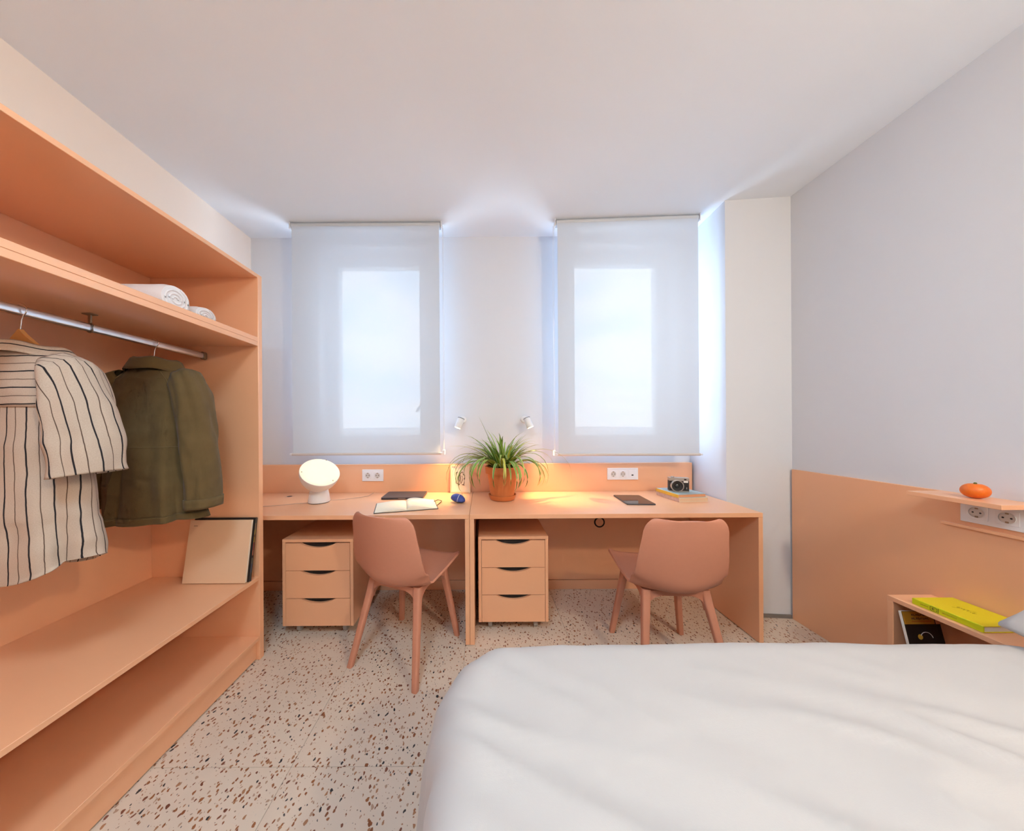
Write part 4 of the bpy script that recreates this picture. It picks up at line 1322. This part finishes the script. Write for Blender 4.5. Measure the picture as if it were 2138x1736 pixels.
def duvet():
    # inner flat rectangle; outside of it the cloth rolls over the edge and falls
    ix0, ix1, iy0, iy1 = -0.015, 1.600, -0.36, 0.880
    rad, drop, rc = 0.095, 0.30, 0.11
    step = 0.0125
    top = 0.590
    ext = rad * PI / 2 + drop
    nx = int((ix1 - (ix0 - ext)) / step); ny = int((iy1 + ext - (iy0 - ext)) / step)
    def wr(x, y):
        # long soft diagonal folds plus fine creases
        c, s = math.cos(R(26)), math.sin(R(26))
        u, v = c * x - s * y, s * x + c * y
        z = 0.0
        n1 = noise.noise(Vector((u * 1.1 + 3.1, v * 4.6 + 1.7, 0.3)))
        z += 0.028 * n1
        n2 = noise.noise(Vector((u * 2.0 - 2.0, v * 9.0, 4.1)))
        z += 0.026 * (1 - abs(n2) * 2.2) * (0.35 + 0.65 * max(0, noise.noise(Vector((x * 1.7, y * 1.7, 9)))+0.4))
        n3 = noise.noise(Vector((u * 6, v * 17, 2.2)))
        z += 0.0042 * n3
        n4 = noise.noise(Vector((x * 22, y * 22, 5.2)))
        z += 0.0006 * n4
        return z
    rows = []
    for j in range(ny + 1):
        y = iy0 - ext + (iy1 - iy0 + 2 * ext) * j / ny
        row = []
        for i in range(nx + 1):
            x = ix0 - ext + (ix1 - ix0 + ext) * i / nx
            cx = max(ix0 + rc, x); cy = min(max(y, iy0 + rc), iy1 - rc)
            e = math.hypot(x - cx, y - cy)
            if e > 1e-6:
                cx += (x - cx) / e * min(rc, e); cy += (y - cy) / e * min(rc, e)
            e -= rc
            # head end: hem line, cloth thins down to the sheet
            fd = min(1.0, max(0.0, (iy1 + 0.05 - y) / 0.35)); z = top + wr(x, y) * (0.22 + 0.78 * fd * fd * (3 - 2 * fd))
            hem = max(0.0, 1 - (ix1 - x) / 0.03) if x > ix1 - 0.03 else 0.0
            z -= 0.024 * hem ** 2
            # slightly domed towards the middle
            z += 0.012 * math.sin(PI * min(1, max(0, (x + 0.05) / 1.6))) 
            if e <= 1e-5:
                row.append(Vector((x, y, z)))
                continue
            hh_ = math.hypot(x - cx, y - cy); nxv = (x - cx) / hh_; nyv = (y - cy) / hh_
            e = min(e, ext)
            if e < rad * PI / 2:
                a = e / rad
                out, dn = rad * math.sin(a), rad * (1 - math.cos(a))
            else:
                out, dn = rad, rad + (e - rad * PI / 2)
            q = dn / (rad + drop)
            # vertical drape folds
            sx_ = cy * 1.0 if abs(nxv) > abs(nyv) else cx
            ang = math.atan2(nyv, nxv)
            ff = 0.030 * noise.noise(Vector((sx_ * 7 + ang * 1.5, q * 0.9, 7.7))) + 0.018 * noise.noise(Vector((sx_ * 16 + ang * 3 + q * 2, q * 1.5, 1.7)))
            out += ff * min(1, q * 2.2) + 0.045 * q
            row.append(Vector((cx + nxv * out, cy + nyv * out, z - dn)))
        rows.append(row)
    o = B().rings(rows, False).obj('duvet', 'duvet', None, smooth=True)
    s = o.modifiers.new('fill', 'SOLIDIFY'); s.thickness = 0.012; s.offset = -1
    tag(o, 'rumpled white cotton duvet draped over the bed', 'duvet')
    return o
duvet()

def pillow(label, cx, cy, z0, w, d, t, rot):
    n = 26
    top, bot = [], []
    for j in range(n + 1):
        v = -1 + 2 * j / n
        rt, rb = [], []
        for i in range(n + 1):
            u = -1 + 2 * i / n
            px = u * (1 - 0.07 * (v * v)) * w / 2; py = v * (1 - 0.07 * (u * u)) * d / 2
            h = ((1 - abs(u) ** 2.6) * (1 - abs(v) ** 2.6)) ** 0.55
            wn = 0.012 * noise.noise(Vector((u * 2.2, v * 2.2, 3.3))) * h + 0.004 * noise.noise(Vector((u * 6, v * 6, 8)))
            rt.append(Vector((px, py, t * 0.62 * h + wn + 0.004)))
            rb.append(Vector((px, py, -t * 0.38 * h - 0.004)))
        top.append(rt); bot.append(rb)
    b = B()
    b.rings(top, False); b.rings([r[::-1] for r in bot], False)
    bmesh.ops.remove_doubles(b.bm, verts=b.bm.verts[:], dist=0.0005)
    # close the rim
    edges = [e for e in b.bm.edges if e.is_boundary]
    bmesh.ops.bridge_loops(b.bm, edges=edges) if edges else None
    b.xform(rot)
    o = b.obj('pillow', 'duvet', None, smooth=True)
    o.location = (cx, cy, z0)
    tag(o, label, 'pillow')
    return o
pillow('white pillow at the head of the bed, partly covering the yellow book', 1.752, 0.62, 0.660, 0.42, 0.70, 0.17, Matrix.Rotation(R(3), 4, 'Z') @ Matrix.Rotation(R(-6), 4, 'Y'))

# ================================================================== NIGHTSTAND AND WALL SHELF
ns = thing('nightstand', 'small open peach nightstand on the headboard panel holding the yellow book', 'nightstand', (1.86, 1.18, 0))
nx0, nx1, ny0, ny1, nz = 1.765, PX_ - 0.001, 0.985, 1.366, 0.491
B().box(nx0, nx1, ny0, ny1, nz - 0.019, nz, 0.001).obj('top_board', 'peach', ns)
B().box(nx0, nx1, ny1 - 0.020, ny1, 0.14, nz - 0.0195, 0.001).obj('side_panel', 'peach', ns)
B().box(nx0, nx1, ny0, ny0 + 0.020, 0.14, nz - 0.0195, 0.001).obj('side_panel', 'peach', ns)
B().box(nx0, nx1, ny0 + 0.0205, ny1 - 0.0205, 0.14, 0.159, 0.001).obj('bottom_board', 'peach', ns)
B().box(nx1 - 0.008, nx1, ny0 + 0.0205, ny1 - 0.0205, 0.1595, nz - 0.0195, 0).obj('back_board', 'peach', ns)

ws = thing('wall_shelf', 'small peach wall shelf with lower ledge above the bedside sockets', 'shelf', (1.89, 1.2, 0.93))
B().box(1.8157, PX_ - 0.0005, 1.092, 1.338, 0.9365, 0.9535, 0.001).obj('shelf_board', 'peach', ws)
B().box(PX_ - 0.011, PX_ - 0.0005, 0.86, 1.330, 0.8155, 0.8275, 0.001).obj('lower_ledge', 'peach', ws)

ma = thing('mandarin', 'orange mandarin sitting on the small wall shelf', 'fruit', (1.890, 1.198, 0.9536))
pr = []
for k in range(23):
    a = -PI / 2 + PI * k / 22
    r_ = 0.0340 * math.cos(a) ** 0.9 if math.cos(a) > 0 else 0
    z = 0.0285 * math.sin(a)
    if k > 19: z -= 0.0022 * (k - 19) / 3
    pr.append((max(r_, 0.0008), z + 0.0286))
B().lathe(pr, 40).obj('peel', 'orange', ma, world=False, smooth=True)
B().lathe([(0.004, 0.0535), (0.0045, 0.057), (0.0028, 0.0605)], 8).obj('stem', 'stem', ma, world=False)

# yellow book: spine faces the room, cover up
yb = thing('yellow_book', 'bright yellow hardback book lying on the nightstand top', 'book', (1.868, 1.206, nz + 0.0004))
yw, yd, yt = 0.168, 0.186, 0.024
B().box(-yw / 2, yw / 2, -yd / 2, yd / 2, 0.0, 0.0026, 0.0006).obj('back_cover', 'yellow', yb, world=False)
fc = B().box(-yw / 2, yw / 2, -yd / 2, yd / 2, yt - 0.0026, yt, 0.0006).obj('front_cover', 'yellow', yb, world=False)
sp_ = B().box(-yw / 2 - 0.002, -yw / 2 + 0.003, -yd / 2, yd / 2, 0.0001, yt - 0.0001, 0.001).obj('spine', 'yellow_s', yb, world=False)
B().box(-yw / 2 + 0.0032, yw / 2 - 0.003, -yd / 2 + 0.003, yd / 2 - 0.003, 0.0027, yt - 0.0027, 0).obj('pages', 'page_w', yb, world=False)
mk = B()
xs_ = -yw / 2 - 0.0021
def bar(y0, y1, z0, z1): mk.box(xs_ - 0.0003, xs_ + 0.0002, y0, y1, z0, z1, 0)
# rounded box mark with a small letter in it, and a bar to its right
loop_ = [(xs_, y, z) for y, z in rrect(0.022, 0.040, 0.004, 0.020, 0.004, 4)]
mk.tube(loop_, 0.0007, 5, True)
bar(0.0335, 0.0347, 0.008, 0.016); bar(0.0285, 0.0347, 0.0148, 0.016); bar(0.0285, 0.0347, 0.0114, 0.0126); bar(0.0285, 0.0347, 0.008, 0.0092)
bar(0.0175, 0.0187, 0.003, 0.021)
mk.obj('spine_mark', 'ink', sp_, world=False)
mk = B()
for k in range(9): bar(0.046 + k * 0.0026, 0.0478 + k * 0.0026, 0.0105, 0.0105 + (0.0022 if k % 3 else 0.0032))
for k in range(14): bar(-0.030 + k * 0.0027, -0.0283 + k * 0.0027, 0.0105, 0.0105 + (0.0022 if k % 4 else 0.0032))
mk.obj('spine_text', 'olive_ink', sp_, world=False)
sw = B()
scr = [(-0.030 + 0.0011 * k, 0.004 + 0.010 * math.sin(k * 0.9) * (0.6 + 0.4 * math.sin(k * 0.37))) for k in range(44)]
sw.tube([(y * 0.0 + (-0.004 + b_), -0.004 - a_, yt + 0.0002) for a_, b_ in scr], 0.0006, 5)
sw.tube([(-0.02, 0.026, yt + 0.0002), (0.006, 0.010, yt + 0.0002), (0.02, -0.012, yt + 0.0002)], 0.0005, 5)
sw.obj('cover_script', 'olive_ink', fc, world=False)

# magazine standing in the nightstand, leaning on its far panel
mg = thing('magazine', 'black and yellow magazine leaning inside the nightstand', 'magazine', (1.842, 1.262, 0.1595))
ml = math.atan2(0.062, 0.30)
def mput(b, nm, m, par=None):
    b.xform(Matrix.Rotation(-ml, 4, 'X')); return b.obj(nm, m, par or mg, world=False)
mw, mh = 0.150, 0.292
mput(B().box(-mw / 2 - 0.0005, mw / 2, 0.0012, 0.009, 0.003, mh, 0.0005), 'pages', 'page_w')
mc = mput(B().box(-mw / 2 + 0.0, mw / 2, 0.0, 0.0010, 0.003, mh, 0), 'cover', 'blackcover')
mput(B().box(-mw / 2 - 0.0022, -mw / 2 - 0.0006, 0.0, 0.009, 0.003, mh, 0.0004), 'spine', 'page_w')
mput(B().box(-mw / 2 + 0.001, mw / 2 - 0.022, -0.0004, -0.0001, mh - 0.050, mh - 0.001, 0), 'title_block', 'ochre', mc)
mput(B().box(mw / 2 - 0.018, mw / 2, -0.0004, -0.0001, mh - 0.050, mh - 0.001, 0), 'title_strip', 'orange_book', mc)
tx = B()
rt_ = random.Random(5)
for row, (z0, hgt, n, x0, stepx) in enumerate(((mh - 0.018, 0.008, 7, -0.038, 0.0095), (mh - 0.032, 0.009, 8, -0.040, 0.0095))):
    for k in range(n):
        x = x0 + k * stepx
        tx.box(x, x + 0.0022, -0.0008, -0.0005, z0, z0 + hgt * rt_.uniform(0.7, 1.0), 0)
        tx.box(x, x + 0.0072, -0.0008, -0.0005, z0 + (0.0 if k % 2 else hgt * 0.5), z0 + (0.0 if k % 2 else hgt * 0.5) + 0.002, 0)
        if k % 3 != 1: tx.box(x + 0.0052, x + 0.0072, -0.0008, -0.0005, z0, z0 + hgt * 0.6, 0)
mput(tx, 'title_lettering', 'ink_b', mc)
mput(B().box(-0.042, 0.040, -0.0008, -0.0005, mh - 0.040, mh - 0.0375, 0), 'red_line', 'red_ink', mc)
mput(B().lathe([(0.010, 0), (0.010, 0.0004)], 24, Matrix.Translation((-0.022, -0.0002, mh - 0.098)) @ FY), 'yellow_dot', 'yspine', mc)
ar_ = B().tube([(0.004 + 0.026 * math.cos(R(a)), -0.0006, mh - 0.106 + 0.026 * math.sin(R(a))) for a in range(150, 9, -10)], 0.0012, 5)
mput(ar_, 'white_arc', 'page_w', mc)

# ================================================================== ADDED FILL LIGHT AND WALL LAMP OUTSIDE THE FRAME
cl = thing('fill_lamp', 'round flush white fill lamp added on the ceiling between bed and wardrobe', 'lamp', (FILL_X, FILL_Y, ZC))  # unseen lamp, added as general fill for the room
B().lathe([(0.30, -0.07), (0.31, -0.06), (0.31, -0.001), (0.02, -0.001)], 48, Matrix.Translation((FILL_X, FILL_Y, ZC))).obj('housing', 'white_metal', cl, angle=40)
B().lathe([(0.29, -0.0705), (0.26, -0.078), (0.02, -0.082)], 48, Matrix.Translation((FILL_X, FILL_Y, ZC))).obj('diffuser', 'fill_glow', cl, angle=60)
ld = bpy.data.lights.new('fill_light', 'AREA'); ld.shape = 'DISK'; ld.size = 0.56; ld.energy = FILL_W; ld.color = FILL_COL
lo = bpy.data.objects.new('fill_light', ld); C.objects.link(lo); lo.parent = cl
lo.location = (0, 0, -0.09)
bl = thing('reading_lamp', 'white globe wall lamp high on the headboard wall', 'lamp', (XR, -0.72, 2.42))
B().lathe([(0.05, 0), (0.05, 0.012), (0.02, 0.02)], 28, Matrix.Translation((XR, -0.72, 2.42)) @ FX).obj('wall_mount', 'white_metal', bl, angle=40)
B().tube([(XR - 0.01, -0.72, 2.42), (XR - 0.30, -0.72, 2.42)], 0.008, 10).obj('arm', 'white_metal', bl, angle=50)
B().lathe([(0.030, 0), (0.034, 0.03), (0.030, 0.034)], 24, frame_mat((XR - 0.30, -0.72, 2.42), (0, 1, 0), (-1, 0, 0))).obj('holder', 'white_metal', bl, angle=40)
ld = bpy.data.lights.new('reading_light', 'POINT'); ld.energy = BED_W; ld.color = BED_COL; ld.shadow_soft_size = 0.07
lo = bpy.data.objects.new('reading_light', ld); C.objects.link(lo); lo.parent = bl
lo.location = (-0.42, 0, 0)

# ================================================================== OUTSIDE
gd = struct(B().box(-900, 900, 60, 2600, -30, -15, 0).obj('ground_outside', 'land'))
ro = random.Random(3)
town = B()
for k in range(40):
    yy = ro.uniform(380, 640)
    xx = (-0.46 + 0.28 * ro.random() ** 0.7) * yy if k < 30 else ro.uniform(0.28, 0.56) * yy
    w_, h_, d_ = ro.uniform(6, 14), ro.uniform(4, 9), ro.uniform(6, 10)
    town.box(xx - w_ / 2, xx + w_ / 2, yy - d_ / 2, yy + d_ / 2, -15, -15 + h_, 0)
    town.prism([(xx - w_ / 2, -15 + h_ + 0.01), (xx + w_ / 2, -15 + h_ + 0.01), (xx, -15 + h_ + 2.0)], yy - d_ / 2, yy + d_ / 2, 'y')
tag(town.obj('distant_town', 'house'), 'hazy pale town far away on the horizon outside the left window', 'town', kind='stuff')
